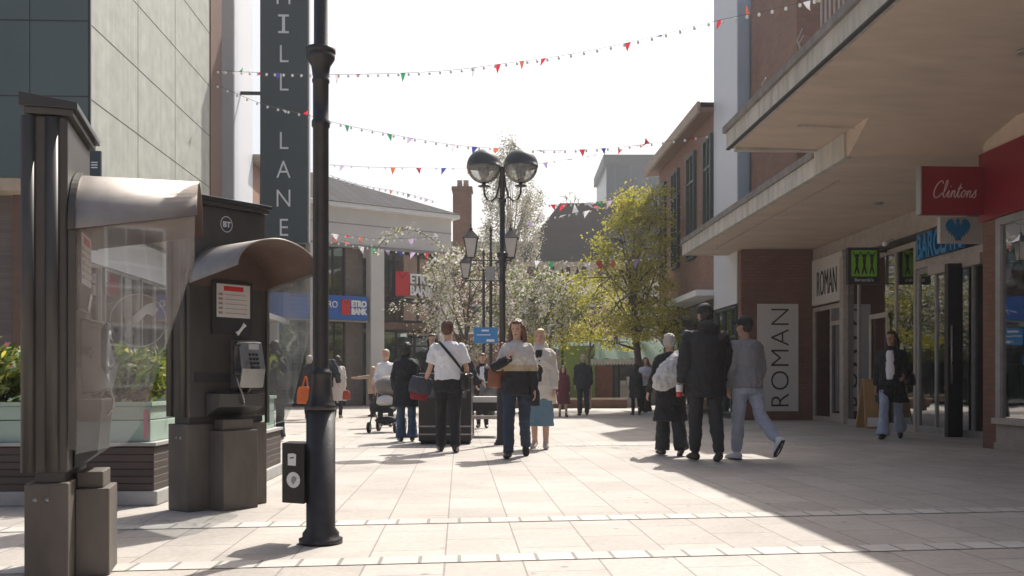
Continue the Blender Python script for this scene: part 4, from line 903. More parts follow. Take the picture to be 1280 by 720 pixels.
# ================= heritage lanterns
def lantern_lamp(label,loc,zc,rot=0,arm=.52,s=1.0):
    t=thing('lantern_lamp',label,'street lamp',loc,rot,group='twin lantern lamps in the square'); L=dict(local=True)
    MB().lathe([(.11,0),(.11,.5),(.07,.55),(.06,.9),(.045,1.0),(.04,zc-.15),(.05,zc-.12),(.03,zc-.1),(.03,zc+.42),(.045,zc+.45),(.0,zc+.6)],n=14).build('column',M['iron'],t,**L)
    MB().tube([(-arm,0,zc-.32),(arm,0,zc-.32)],.018).tube([(-arm*.8,0,zc-.32),(-.1,0,zc-.62),(0,0,zc-.7)],.014).tube([(arm*.8,0,zc-.32),(.1,0,zc-.62),(0,0,zc-.7)],.014).tube([(-arm,0,zc+.0-.31),(-arm,0,zc-.26)],.02).build('cross_arm',M['iron'],t,**L)
    for sg in (-1,1):
        x=sg*arm; w=.15*s; w2=.22*s; z0=zc-.25; z1=z0+.5*s
        b=MB()
        for a,b2 in ((-1,-1),(1,-1),(1,1),(-1,1)): b.tube([(x+a*w*.62,b2*w*.62,z0),(x+a*w2*.8,b2*w2*.8,z1)],.012,6)
        b.add([(x-w2,-w2,z1),(x+w2,-w2,z1),(x+w2,w2,z1),(x-w2,w2,z1),(x-.05,-.05,z1+.2*s),(x+.05,-.05,z1+.2*s),(x+.05,.05,z1+.2*s),(x-.05,.05,z1+.2*s)],[(3,2,1,0),(0,1,5,4),(1,2,6,5),(2,3,7,6),(3,0,4,7),(4,5,6,7)])
        b.lathe([(.045,0),(.05,.06),(.015,.09),(.02,.14),(.0,.22)],(x,0,z1+.2*s),8); b.lathe([(.11*s,0),(.12*s,.03),(.04,-.0)],(x,0,z0-.03),10); b.tube([(x,0,z0-.12),(x,0,z0)],.025)
        o=b.build('lantern',M['iron'],t,**L)
        MB().add([(x-w*.6,-w*.6,z0+.01),(x+w*.6,-w*.6,z0+.01),(x+w*.6,w*.6,z0+.01),(x-w*.6,w*.6,z0+.01),(x-w2*.77,-w2*.77,z1-.01),(x+w2*.77,-w2*.77,z1-.01),(x+w2*.77,w2*.77,z1-.01),(x-w2*.77,w2*.77,z1-.01)],[(0,1,5,4),(1,2,6,5),(2,3,7,6),(3,0,4,7)]).build('lantern_glass',M['lantern_glass'],o,**L)
    return t
Y=25; la=lantern_lamp('nearer twin lantern lamp behind the globe lamp, lanterns either side of it',(at(613.5,478,Y).x,Y,0),at(0,310,Y).z)
Y=28; lb=lantern_lamp('farther twin lantern lamp just left of the nearer one',(at(604.5,478,Y).x,Y,0),at(0,337,Y).z,arm=.52,s=.85)
lc=lantern_lamp('twin lantern lamp among the blossom in front of the timbered house',(at(703,478,33).x,33,0),at(0,356,33).z,arm=.52)
s=thing('notice_plate','square grey plate fixed high on the nearer lantern lamp','plate',la.location)
MB().box(at(607,0,24.8).x,at(619,0,24.8).x,24.85,24.9,at(0,350,24.8).z,at(0,333,24.8).z).build('plate',M['frame_grey'],s)
MB().box(at(612,0,24.8).x,at(614.5,0,24.8).x,24.9,24.97,at(0,348,24.8).z,at(0,336,24.8).z).build('clamp',M['iron'],s)
s=thing('direction_sign','bright blue board with white writing on the lantern lamp column','sign',la.location)
MB().box(at(592,0,24.7).x,at(622,0,24.7).x,24.75,24.8,at(0,429,24.7).z,at(0,409,24.7).z).build('board',mat('sky blue sign',(.03,.22,.52),.4,var=.05),s)
MB().box(at(602,0,24.7).x,at(611,0,24.7).x,24.74,24.748,at(0,414,24.7).z,at(0,412,24.7).z).build('printed_line',M['white'],s)
MB().box(at(596,0,24.7).x,at(613,0,24.7).x,24.74,24.748,at(0,419,24.7).z,at(0,418,24.7).z).build('printed_line',M['white'],s)
MB().box(at(608,0,24.7).x,at(618,0,24.7).x,24.74,24.748,at(0,427,24.7).z,at(0,424,24.7).z).build('arrow_bar',M['white'],s)
# ================= planters with shrubs
def planter(label,x0,x1,y0,y1,zt,zw,skew=0):
    t=thing('planter',label,'planter',((x0+x1)/2,(y0+y1)/2,0),0,FS,group='mint green planters with timber bases')
    MB().box(x0,x1+.06,y0-.06,y1+.06,0,.11).build('plinth',M['greystone'],t,FS,bev=.01)
    MB().box(x0,x1+.03,y0-.04,y1+.04,.111,zw).build('timber_base',M['slat'],t,FS)
    MB().box(x0,x1+.05,y0-.06,y1+.06,zw+.001,zw+.025).build('timber_rim',M['greystone'],t,FS)
    b=MB().box(x0,x1-.02,y0+.03,y1-.03,zw+.026,zw+.19).box(x0,x1-.02,y0+.03,y1-.03,zw+.195,zt-.03); b.build('planter_box',M['mint'],t,FS,bev=.006)
    b=MB().box(x0-.01,x1+.0,y0+.01,y0+.06,zt-.029,zt).box(x0-.01,x1,y1-.06,y1-.01,zt-.029,zt).box(x1-.05,x1,y0+.06,y1-.06,zt-.029,zt); b.build('planter_rim',M['mint'],t,FS)
    MB().box(x0+.02,x1-.06,y0+.07,y1-.07,zt-.1,zt-.028).build('soil',M['soil'],t,FS)
    return t
u1=U(195,7.5); 
planter('nearer mint green planter behind the first kiosk, pink and white sticker on its corner',u1-3.2,u1,7.40,8.25,.78,.45)
MB().box(u1-.07,u1-.035,7.425,7.429,.5,.72).build('sticker',M['pinkpetal'],None,FS,base=(u1-.05,7.42,.6),label='narrow pink and white sticker on the planter corner',cat='sticker')
u2=u1+.45
planter('farther mint green planter between the two kiosks',u2-3.0,u2,9.0,9.85,.80,.45)
def shrub(label,c,r,n,mats,seed,size=.045):
    rnd=random.Random(seed); t=thing('shrub',label,'shrub',c,0,group='shrubs in the mint planters'); st=MB(); lf=[MB() for _ in mats]
    for k in range(16):
        d=Vector((rnd.uniform(-1,1)*r[0],rnd.uniform(-1,1)*r[1],rnd.uniform(.45,1)*r[2])); p0=Vector(c); p2=p0+d; p1=p0+Vector((d.x*.35,d.y*.35,d.z*.6)); st.tube([p0+d*.02,p1,p2],[.009,.007,.003],5)
        for i in range(n//16):
            f=rnd.uniform(.3,1.05); q=(p0.lerp(p1,f*2) if f<.5 else p1.lerp(p2,f*2-1))+Vector((rnd.gauss(0,.055),rnd.gauss(0,.055),rnd.gauss(0,.05)))
            a=Vector((rnd.gauss(0,1),rnd.gauss(0,1),rnd.gauss(0,1))).normalized(); s_=size*rnd.uniform(.6,1.4); e=a.orthogonal().normalized()*s_; g=a.cross(e).normalized()*s_*.42
            b=lf[0 if rnd.random()<.92 or len(lf)==1 else 1]; b.add([q-e,q+g,q+e,q-g],[(0,1,2,3)])
    st.build('stems',M['bark'],t)
    for b,m_,n_ in zip(lf,mats,('leaves','flowers')): b.build(n_,m_,t)
def sp(u,v,z): p=FS@Vector((u,v,z)); return (p.x,p.y,p.z)
rr=random.Random(2)
lab=['bushy yellow green shrub at the left picture edge','second yellow green shrub from the left picture edge','shrub hidden behind the first kiosk column','low shrub seen through the kiosk screen, left of the flowering ones','shrub with pink flowers seen through the middle of the kiosk screen','bright shrub at the right end of the nearer planter']
for k,(du,h) in enumerate(((-2.05,.52),(-1.7,.58),(-1.3,.45),(-.95,.42),(-.6,.36),(-.25,.40))):
    shrub(lab[k],sp(u1+du,7.8,.75),(.27,.28,h),1000,[M['leaf_d'],M['pinkpetal'] if k in(3,4) else M['leaf_y']],30+k)
lab=['shrub at the left end of the farther planter','middle shrub of the farther planter','shrub beside the second kiosk at the right end of the farther planter']
for k,(du,h) in enumerate(((-1.3,.45),(-.8,.5),(-.3,.55))):
    shrub(lab[k],sp(u2+du,9.4,.77),(.3,.3,h),900,[M['leaf_d'],M['leaf_y']],40+k)
# ================= black cabinet and bench
Y=14.4; c=thing('litter_cabinet','wide black twin litter cabinet with two pale bands behind the man in the white shirt','cabinet',(at(556,478,Y).x,Y,0))
MB().box(at(523,0,Y).x,at(589,0,Y).x,Y,Y+.6,.04,1.0).build('cabinet_body',M['door_black'],c,bev=.02)
MB().box(at(523,0,Y).x+.03,at(589,0,Y).x-.03,Y+.03,Y+.57,0,.039).build('foot',M['rubber'],c)
MB().box(at(522,0,Y).x,at(590,0,Y).x,Y-.03,Y+.63,1.001,1.07).build('lid',M['door_black'],c,bev=.02)
for z_ in (.14,.26): MB().box(at(523,0,Y).x-.004,at(589,0,Y).x+.004,Y-.006,Y+.3,z_,z_+.022).build('band',M['frame_grey'],c)
for px in (530,562): MB().box(at(px,0,Y).x,at(px+21,0,Y).x,Y-.012,Y-.001,.70,.86).build('litter_opening',M['interior'],c)
Y=16.5; c=thing('bench','pale topped metal bench table between the black cabinet and the lamp column','bench',(at(606,478,Y).x,Y,0))
xa,xb=at(586,0,Y).x,at(632,0,Y).x
MB().box(xa,xb,Y,Y+.5,at(0,503,Y).z,at(0,498,Y).z+.03).build('table_top',M['whiteboard'],c,bev=.01)
MB().box(xa+.04,xb-.04,Y+.02,Y+.48,at(0,514,Y).z,at(0,503,Y).z-.002).build('apron',M['door_black'],c)
MB().box(xa,xb,Y-.35,Y-.08,at(0,523,Y).z,at(0,519,Y).z).build('seat',M['frame_tan'],c)
for x in (xa+.04,xb-.08): MB().box(x,x+.04,Y-.33,Y+.45,0,.04).box(x,x+.04,Y-.3,Y-.26,.041,at(0,523,Y).z-.002).box(x,x+.04,Y+.2,Y+.24,.041,at(0,514,Y).z-.002).build('leg',M['door_black'],c)
# ================= bunting
flagc=['flag_red','flag_white','flag_green','flag_lilac','flag_blue','flag_white','flag_red','flag_orange']
def catmull(P,n):
    out=[]
    for i in range(len(P)-1):
        p0=P[max(i-1,0)];p1=P[i];p2=P[i+1];p3=P[min(i+2,len(P)-1)]
        for k in range(n):
            t=k/n; out.append(.5*((2*p1)+(-p0+p2)*t+(2*p0-5*p1+4*p2-p3)*t*t+(-p0+3*p1-3*p2+p3)*t**3))
    out.append(P[-1]); return out
def bunting(label,pts,step,fs,seed,bulbs=2,br=.035,flip=.25,lit=None,sag=0):
    rnd=random.Random(seed); P=catmull([at(*p) for p in pts],14)
    o=thing('bunting',label,'bunting',P[0],group='strings of flags and festoon bulbs over the street')
    MB().tube(P,.006,5).build('cable',M['wire'],o)
    acc=0; nxt=step*.5; k=0; bn=step/bulbs*.3; fb=MB
    for a,b in zip(P,P[1:]):
        L=(b-a).length
        while nxt<acc+L:
            p=a.lerp(b,(nxt-acc)/L); d=(b-a).normalized()
            if rnd.random()<.82:
                ang=rnd.gauss(0,.8)+(math.pi if rnd.random()<flip*.5 else 0); dn=Vector((d.x*math.sin(ang)*.6,-math.sin(ang)*.8,-math.cos(ang))).normalized()
                w=fs*rnd.uniform(.8,1.1); h=w*1.35
                q=rnd.uniform(-.25,.25)
                v=[p-d*w*.5,p+d*w*.5,p+dn*h*.55+d*w*(.22+q*.4)+Vector((0,.03,0)),p+dn*h+d*w*q,p+dn*h*.55-d*w*(.22-q*.4)+Vector((0,.03,0))]
                if k<95: MB().add(v,[(0,1,2,4),(4,2,3)]).build('flag',M[flagc[(k+seed)%8] if rnd.random()<.75 else rnd.choice(flagc)],o)
            k+=1; nxt+=step
        acc+=L
    acc=0; nxt=step*.2; k=0
    for a,b in zip(P,P[1:]):
        L=(b-a).length
        while nxt<acc+L and k<98:
            p=a.lerp(b,(nxt-acc)/L); MB().ball(p-Vector((0,0,br*1.4)),(br,br,br*1.15),8,6).build('bulb',M['bulb'],o); k+=1; nxt+=step/bulbs
        acc+=L
    return o
SB=.60
bunting('highest string of flags, rising from the left tower to the upper right corner',[(268,88,28),(330,91,27),(400,93,26),(480,92,25),(560,88,24),(640,78,23),(700,70,22),(800,50,21),(895,26,20),(955,14,19),(1022,-2,18)],SB*1.2,.17,1,bulbs=2.2)
bunting('second highest string of flags, ending at the far brick eaves',[(267,104,28),(300,119,28),(335,132,28),(385,144,28),(430,156,28),(500,170,28),(560,180,28),(600,184,28),(680,188,28),(760,185,27.5),(830,177,27),(892,168,26.4)],SB*1.05,.17,2,bulbs=2)
bunting('faint string of flags passing just beneath the globes towards the far tower',[(412,206,34),(470,209,34),(590,210,34),(660,206,34),(740,194,34),(815,178,34)],SB*1.5,.17,3,bulbs=1.5,br=.025)
bunting('string of bulbs draped along the grey bank roof',[(412,219,35),(450,231,35),(500,240,35),(545,252,35)],SB*1.1,.12,4,bulbs=3)
bunting('upper string of coloured flags across the bank windows',[(411,291,34),(440,295,34),(475,299,34),(512,298,34),(552,296,34)],SB*.75,.22,5,bulbs=1.8)
bunting('lower string of coloured flags across the bank windows',[(411,301,33),(440,306,33),(475,311,33),(512,315,33),(552,317,33)],SB*.75,.22,7,bulbs=1.8)
bunting('upper string of flags in front of the dark tiled roof',[(684,256,31),(712,255,31),(750,252,31),(785,247,31),(812,243,31)],SB*.62,.22,6,bulbs=1.6)
bunting('lower string of flags in front of the dark tiled roof',[(656,279,31),(690,271,31),(725,265,31),(760,257,31),(800,246,31)],SB*.62,.22,8,bulbs=1.6)
bunting('lowest string of flags below the dark roof line, in front of the yellow tree',[(664,325,29),(700,327,29),(745,327,29),(790,324,29),(826,321,29)],SB*.62,.22,9,bulbs=1.6)
# ================= people
def skin(n,c): return mat(n,c,.55,var=.06,scale=8)
SK=skin('light skin',(.55,.33,.24)); SK2=skin('tanned skin',(.42,.24,.16)); SKD=skin('shaded skin',(.48,.28,.2))
CL={}
def cloth(n,c,var=.1,rough=.85,bump=.25): 
    if n not in CL: CL[n]=mat(n,c,rough,var=var,scale=5,bump=bump,bscale=40)
    return CL[n]
HAIR={'brown':mat('brown hair',(.12,.05,.03),.5,var=.35,scale=20,stretch=(1,1,.2)),'blond':mat('blond hair',(.52,.38,.20),.5,var=.25,scale=20,stretch=(1,1,.2)),
 'black':mat('black hair',(.022,.016,.014),.45,var=.3,scale=20,stretch=(1,1,.2)),'grey':mat('grey hair',(.42,.39,.35),.6,var=.2,scale=20,stretch=(1,1,.2)),'ginger':mat('auburn hair',(.095,.045,.025),.5,var=.3,scale=20,stretch=(1,1,.2))}
EYE=mat('dark eye',(.03,.02,.02),.2); LIP=mat('lips',(.35,.12,.10),.5)
def rem(o,vox,disp=0,ds=.12,smooth=0):
    r=o.modifiers.new('remesh','REMESH'); r.mode='VOXEL'; r.voxel_size=vox; r.use_smooth_shade=True
    if smooth: s=o.modifiers.new('smooth','SMOOTH'); s.iterations=smooth; s.factor=.5
    if disp:
        tx=bpy.data.textures.new('folds','CLOUDS'); tx.noise_scale=ds; tx.noise_depth=2
        d=o.modifiers.new('folds','DISPLACE'); d.texture=tx; d.strength=disp*1.35; d.mid_level=.5; d.texture_coords='LOCAL'
        t2=bpy.data.textures.new('creases','CLOUDS'); t2.noise_scale=ds*.38; t2.noise_depth=1
        d=o.modifiers.new('creases','DISPLACE'); d.texture=t2; d.strength=disp*.55; d.mid_level=.5; d.texture_coords='LOCAL'
def vv(*a): return Vector(a)
def person(label,loc,facing,height,legs=((0,0),(0,0)),arms=None,lean=0,head=(0,0),skinm=None,hair=('short','brown'),top=None,bottom=None,shoes=None,build=1.0,female=False,vox=.011,twist=0,group=None,coat=None,hat=None,foot_out=8,shoe_sole=None,extra=None,glasses=False):
    """legs: ((swing,knee) left, right) degrees; arms: per side (upper dir, fore dir) in local coords, x right, y front, z up"""
    k=height/1.75; skinm=skinm or SK
    t=thing('person',label,'person',(loc[0],loc[1],0),R(facing)); 
    if group: t['group']=group
    L=dict(local=True); S=lambda p:Vector(p)*k
    b=build
    # joints
    feet=[];hips=[]
    for i,s in ((0,-1),(1,1)):
        sw,kn=legs[i]; hip=vv(s*.092,0,.93); a=R(sw); d=vv(0,math.sin(a),-math.cos(a)); knee=hip+d*.44; a2=R(sw-kn); d2=vv(0,math.sin(a2),-math.cos(a2)); ank=knee+d2*.41
        hips.append((hip,knee,ank,sw-kn))
    low=min(h[2].z-(.08 if abs(h[3])<12 else .085) for h in hips)
    drop=vv(0,0,-low)
    hips=[(a+drop,b_+drop,c+drop,d) for a,b_,c,d in hips]
    dz=drop.z
    ln=R(lean)
    def T(x,y,z): # torso point with lean about the pelvis
        zz=z-.95; return vv(x,y*1.0+math.sin(ln)*zz,.95+dz+math.cos(ln)*zz+math.sin(-ln)*y*0)
    sh=.172*(.90 if female else 1)*(.5+.5*b)
    hp=.168*(1.02 if female else .97)*(.6+.4*b)
    def legloft(mb,i,r0,r1,r2,down=1.0):
        hip,knee,ank,_=hips[i]; s=(-1,1)[i]
        P=[hip+vv(0,0,.06),hip.lerp(knee,.25),hip.lerp(knee,.7),knee,knee.lerp(ank,.3),knee.lerp(ank,.75),knee.lerp(ank,1.0*down)]
        mb.loft([S(p) for p in P],[q*k for q in (r0*1.02,r0,r0*.82,r1,r1*1.0,(r1+r2)/2,r2)],12)
    def footloft(mb,i,g=1.0,sole=0):
        hip,knee,ank,ang=hips[i]; s=(-1,1)[i]; pitch=min(0,ang+5)*1.0 if ang<-12 else 0
        if ank.z>.1+.0 and ang<-8: pitch=max(-60,ang)
        o=R(foot_out*s); f=vv(math.sin(o)*math.cos(R(pitch)),math.cos(o)*math.cos(R(pitch)),math.sin(R(pitch))); up=f.cross(vv(0,0,1)).cross(f).normalized()
        base=ank-up*.075
        P=[base-f*.075+up*.035,base-f*.04+up*.045,base+f*.02+up*.05,base+f*.09+up*.036,base+f*.145+up*.028,base+f*.175+up*.024]
        mb.loft([S(p) for p in P],[(q[0]*k*g,q[1]*k*g) for q in ((.026,.032),(.036,.045),(.039,.048),(.045,.036),(.040,.027),(.022,.017))],12)
        mb.loft([S(ank+vv(0,0,.05)),S(ank-up*.03)],[.038*k*g,.042*k*g],10)
        return base,f,up
    arms=arms or (((-.12,0,-1),(-.05,.15,-1)),((.12,0,-1),(.05,.15,-1)))
    AR=[]
    for i,s in ((0,-1),(1,1)):
        u,f=arms[i]; u=Vector(u).normalized(); f=Vector(f).normalized(); p0=T(s*sh*.96,0,1.39); p1=p0+u*.285; p2=p1+f*.245; AR.append((p0,p1,p2,u,f,s))
    def torso(mb,g=0,z0=.86,z1=1.49,flare=0,back=0):
        prof=[(.80,hp*.98,.118),(.88,hp,.122),(.96,hp*.985,.12),(1.06,.142*(.5+.5*b)*(.95 if female else 1.08),.105*b),(1.16,.148*(.5+.5*b),.108*b),(1.27,.162*(.5+.5*b),.122*b),(1.35,sh+.0,.118*b),(1.395,sh*.93,.105),(1.43,sh*.74,.09),(1.46,sh*.52,.075),(1.50,.06,.06)]
        P=[];Rr=[]
        for z,rx,ry in prof:
            if z0<=z<=z1: P.append(S(T(0,0 if z>1 else -.005,z))); Rr.append(((rx+g)*k,(ry+g)*k))
        if flare is not None and z0<.8:
            n=5; 
            for j in range(1,n+1):
                f=j/n; z=.8+(z0-.8)*f; cy=(hips[0][1].y+hips[1][1].y)/2*(.93-z)/.5*.6
                P.insert(0,S(vv(0,cy-back*min(1,f*2),z+dz))); Rr.insert(0,((hp+g+flare*f)*k,(.125+g+flare*f*.9-back*.5*min(1,f*2))*k))
        mb.loft(P,Rr,20)
    def arm(mb,i,g=0,upto=1.0,r=(.055,.048,.04,.034,.026)):
        p0,p1,p2,u,f,s=AR[i]; inn=p0-u*.045-vv(s*.022,0,.0)
        P=[inn,p0+u*.01-vv(s*.008,0,0),p0.lerp(p1,.3),p0.lerp(p1,.8),p1,p1.lerp(p2,.35*upto),p1.lerp(p2,upto)]
        rr=[r[0]*.55,r[0]*.97,r[1],r[2],r[2]*.98,r[3]*1.05,r[4]]
        mb.loft([S(p) for p in P],[(q*(.6+.4*b)+g)*k for q in rr],10)
    # ---- body
    m=MB(); torso(m,-.006); 
    for i in (0,1): legloft(m,i,.078,.052,.036); arm(m,i,-.004,r=(.05,.043,.038,.034,.024)); 
    if not shoes:
        for i in (0,1): footloft(m,i,.9)
    nk=T(0,.0,1.46); hd=T(0,.015,1.635); yaw,pit=R(head[0]),R(head[1])
    rot=Matrix.Rotation(-yaw,3,'Z')@Matrix.Rotation(-pit,3,'X')
    def H(x,y,z): return S(hd+rot@vv(x,y,z))
    m.loft([S(nk),S(nk.lerp(hd,.35)),H(0,-.01,-.05)],[.056*k,.050*k,.052*k],12)
    m.ball(H(0,-.012,.022),(.074*k,.092*k,.092*k),20,14,rot); m.ball(H(0,.018,-.045),(.056*k,.066*k,.068*k),16,10,rot); m.ball(H(0,.048,-.088),(.026*k,.026*k,.022*k),10,8,rot)
    m.loft([H(0,.078,.012),H(0,.094,-.012),H(0,.102,-.032),H(0,.08,-.04)],[.008*k,.011*k,.014*k,.009*k],8)
    m.loft([H(-.035,.078,.028),H(0,.088,.026),H(.035,.078,.028)],[.009*k]*3,8,side=(0,1,0))
    for s in (-1,1): m.ball(H(s*.077,-.005,-.01),(.012*k,.022*k,.033*k),8,6,rot)
    for p0,p1,p2,u,f,s in AR:
        inward=(vv(-s,0,0)-f*f.dot(vv(-s,0,0))); inward=inward.normalized() if inward.length>.2 else vv(0,1,0); sd=f.cross(inward).normalized()
        fw=sd if sd.y>0 else -sd
        m.loft([S(p2-f*.02),S(p2+f*.02),S(p2+f*.055),S(p2+f*.085)],[(.022*k,.018*k),(.034*k,.016*k),(.041*k,.015*k),(.038*k,.012*k)],10,side=fw)
        for j,(o,l) in enumerate(((-.030,.062),(-.010,.075),(.011,.08),(.031,.072))):
            r0=p2+f*.078+fw*o; a=r0+f*l*.45+inward*.006; c=a+(f*.8+inward*.6).normalized()*l*.32; d=c+(f*.4+inward*.9).normalized()*l*.25
            m.loft([S(q) for q in (r0,a,c,d)],[.0095*k,.009*k,.0085*k,.007*k],7)
        q0=p2+f*.02+fw*.028; q1=q0+(f*.5+fw*.75+inward*.2).normalized()*.035; q2=q1+(f*.85+fw*.3+inward*.35).normalized()*.03
        m.loft([S(q) for q in (q0,q1,q2)],[.014*k,.0115*k,.008*k],7)
    o=m.build('body',skinm,t,**L); rem(o,.0085 if vox<.0105 else .011,smooth=1)
    for s in (-1,1): 
        MB().ball(H(s*.03,.078,.008),(.011*k,.006*k,.0065*k),8,6,rot).build('eye',EYE,t,**L)
    MB().ball(H(0,.0835,-.062),(.022*k,.008*k,.006*k),8,6,rot).build('mouth',LIP,t,**L)
    if glasses:
        g=MB(); 
        for s in (-1,1): g.ball(H(s*.031,.090,.008),(.020*k,.004*k,.013*k),10,6,rot)
        g.tube([H(-.07,.02,.014),H(-.058,.09,.012)],.003*k).tube([H(.07,.02,.014),H(.058,.09,.012)],.003*k).build('glasses',M['black'],t,**L)
    # ---- hair
    st,hc=hair
    if st:
        h=MB(); 
        if st!='balding': h.ball(H(0,-.030,.040),(.080*k,.090*k,.084*k),18,12,rot)
        else: h.ball(H(0,-.04,.0),(.080*k,.072*k,.06*k),16,10,rot)
        if st!='balding': h.ball(H(0,.03,.082),(.062*k,.045*k,.028*k),12,8,rot)
        if st in('short','balding'): h.ball(H(0,-.045,-.01),(.078*k,.062*k,.07*k),14,10,rot)
        if st=='shortf': h.ball(H(0,-.045,-.01),(.086*k,.068*k,.080*k),14,10,rot); h.ball(H(-.06,.0,-.01),(.026*k,.05*k,.06*k),10,8,rot); h.ball(H(.06,.0,-.01),(.026*k,.05*k,.06*k),10,8,rot); h.ball(H(0,.045,.085),(.06*k,.035*k,.025*k),10,8,rot)
        if st=='long':
            for s in (-1,1): h.loft([H(s*.058,.0,.05),H(s*.078,-.02,-.02),H(s*.084,-.03,-.10),H(s*.086,-.02,-.19),H(s*.075,.0,-.25)],[(.034*k,.045*k),(.034*k,.05*k),(.036*k,.05*k),(.032*k,.038*k),(.014*k,.018*k)],10,side=(1,0,0))
            h.loft([H(0,-.07,.05),H(0,-.09,-.05),H(0,-.085,-.15),H(0,-.08,-.25)],[(.08*k,.03*k),(.09*k,.035*k),(.095*k,.03*k),(.06*k,.015*k)],14)
        if st in('bun','tail'): h.ball(H(0,-.045,-.01),(.08*k,.066*k,.08*k),14,10,rot); h.ball(H(0,-.11,.07 if st=='bun' else 0),(.038*k,.035*k,.038*k),10,8,rot)
        if st=='tail': h.loft([H(0,-.11,.0),H(0,-.13,-.08),H(0,-.11,-.2)],[.03*k,.035*k,.012*k],9)
        if st=='bob': h.ball(H(0,-.04,-.04),(.092*k,.078*k,.10*k),14,10,rot); h.ball(H(-.07,.01,-.04),(.024*k,.045*k,.09*k),10,8,rot); h.ball(H(.07,.01,-.04),(.024*k,.045*k,.09*k),10,8,rot)
        o=h.build('hair',HAIR[hc],t,**L); rem(o,.008,.018,.024)
    if hat:
        hm,ht=hat; h=MB(); h.ball(H(0,-.016,.052),(.090*k,.104*k,.086*k),18,12,rot)
        if ht=='cap': h.loft([H(0,.05,.06),H(0,.12,.052),H(0,.165,.04)],[(.07*k,.010*k),(.06*k,.008*k),(.03*k,.006*k)],12)
        else: h.loft([H(0,-.015,.03),H(0,-.015,.06)],[(.094*k,.108*k)]*2,18)
        o=h.build('cap' if ht=='cap' else 'beanie',hm,t,**L); rem(o,.010,.006,.03)
    # ---- clothes
    if bottom:
        kind,bm=bottom[0],bottom[1]; m=MB()
        if kind in('trousers','jeans','flared','slim','joggers','wide'):
            r={'trousers':(.098,.075,.062),'jeans':(.095,.07,.066),'flared':(.092,.072,.105),'slim':(.088,.062,.046),'joggers':(.098,.078,.052),'wide':(.11,.10,.105)}[kind]
            torso(m,.010,.80,1.08)
            for i in (0,1): legloft(m,i,r[0],r[1],r[2],down=1.02 if kind!='joggers' else .95)
            o=m.build('trousers',bm,t,**L); rem(o,vox,.022,.09,1)
        else:
            hem=bottom[2]; torso(m,.012,hem,1.08,flare=bottom[3]); o=m.build('skirt',bm,t,**L); rem(o,vox,.02,.09,1)
    if top:
        m=MB(); tm,z0,g=top[0],top[1],top[2]; fl=top[3] if len(top)>3 else 0; torso(m,g,z0,1.47,flare=fl)
        up=top[4] if len(top)>4 else .97
        for i in (0,1): 
            if up>.3: arm(m,i,g*(.45 if female else .7),up)
            else:
                p0,p1,p2,u,f,s=AR[i]; m.loft([S(p0-u*.045-vv(s*.022,0,0)),S(p0+u*.01),S(p0.lerp(p1,.75))],[(.026+g*.8)*k,(.05+g)*k,(.058+g)*k],12)
        if top[0] is not None:
            m.loft([S(T(0,0,1.43)),S(T(0,.0,1.485))],[(.075+g*.5)*k,(.062+g*.3)*k],14)
        o=m.build('top',tm,t,**L); rem(o,vox,.024,.085,1)
    if coat:
        m=MB(); cm,z0,g=coat[0],coat[1],coat[2]; fl=coat[3]; torso(m,g,z0,1.47,flare=fl,back=.075 if len(coat)>5 else 0)
        for i in (0,1): arm(m,i,g*(.5 if female else .75),.98)
        m.loft([S(T(0,-.01,1.43)),S(T(0,-.012,1.515))],[(.085+g*.3)*k,(.066+g*.3)*k],14)
        if len(coat)>4 and coat[4]=='hood': m.ball(S(T(0,-.115,1.49)),(.12*k,.065*k,.08*k),14,10); m.ball(S(T(0,-.04,1.535)),(.10*k,.09*k,.05*k),14,10)
        o=m.build('coat',cm,t,**L); rem(o,vox,.028,.1,1)
        if len(coat)>5:   # shirt front seen in the open coat
            m=MB(); P=[];Rr=[]
            for z in (.98,1.1,1.22,1.34,1.44): P.append(S(T(0,.060+g*.95,z))); Rr.append(((.062 if z<1.05 else .085 if z<1.4 else .05)*k,.075*k))
            m.loft(P,Rr,14); o=m.build('shirt',coat[5],t,**L); rem(o,vox,.004,.08,1)
    if shoes:
        for i in (0,1):
            m=MB(); base,f,up=footloft(m,i,1.06); o=m.build('shoe',shoes,t,**L); rem(o,.008,0)
            if shoe_sole:
                mm=MB(); mm.loft([S(base-f*.08+up*.008),S(base+f*.03+up*.008),S(base+f*.12+up*.008),S(base+f*.185+up*.010)],[(.03*k,.008*k),(.043*k,.008*k),(.047*k,.008*k),(.025*k,.007*k)],12); so=mm.build('sole',shoe_sole,o,**L)
    t['_h']=0; del t['_h']
    return t,dict(S=S,T=T,AR=AR,k=k,H=H,hips=hips,sh=sh)
def wp(t,p): return wm(t)@Vector(p)
def bag(label,cat,c,size,m,parent_strap=None,name='shoulder_bag',rot=0,strapm=None,bev=.02,slump=1.0):
    o=thing(name,label,cat,(c[0],c[1],c[2]-size[2]/2),rot)
    b=MB(); w,d,h=size; z=[(0,.85),(.12,1.0),(.6,.98),(.92,.8),(1,.55)]
    b.loft([(0,0,h*q) for q,_ in z],[(w/2*s_*slump,d/2*s_) for _,s_ in z],16); b2=b.build('bag_body',m,o,local=True); rem(b2,.012,.014,.07)
    if parent_strap:
        P=catmull([wm(o).inverted()@Vector(p) for p in parent_strap],6); MB().loft(P,[(.018,.005)]*len(P),8).build('strap',strapm or m,o,local=True)
    return o
blk=cloth('black wool',(.014,.014,.017)); nav=cloth('dark navy cloth',(.020,.024,.034)); chr_=cloth('charcoal cloth',(.03,.03,.034)); wht=cloth('white cotton',(.72,.72,.74),.04); crm=cloth('cream wool',(.60,.56,.50),.08)
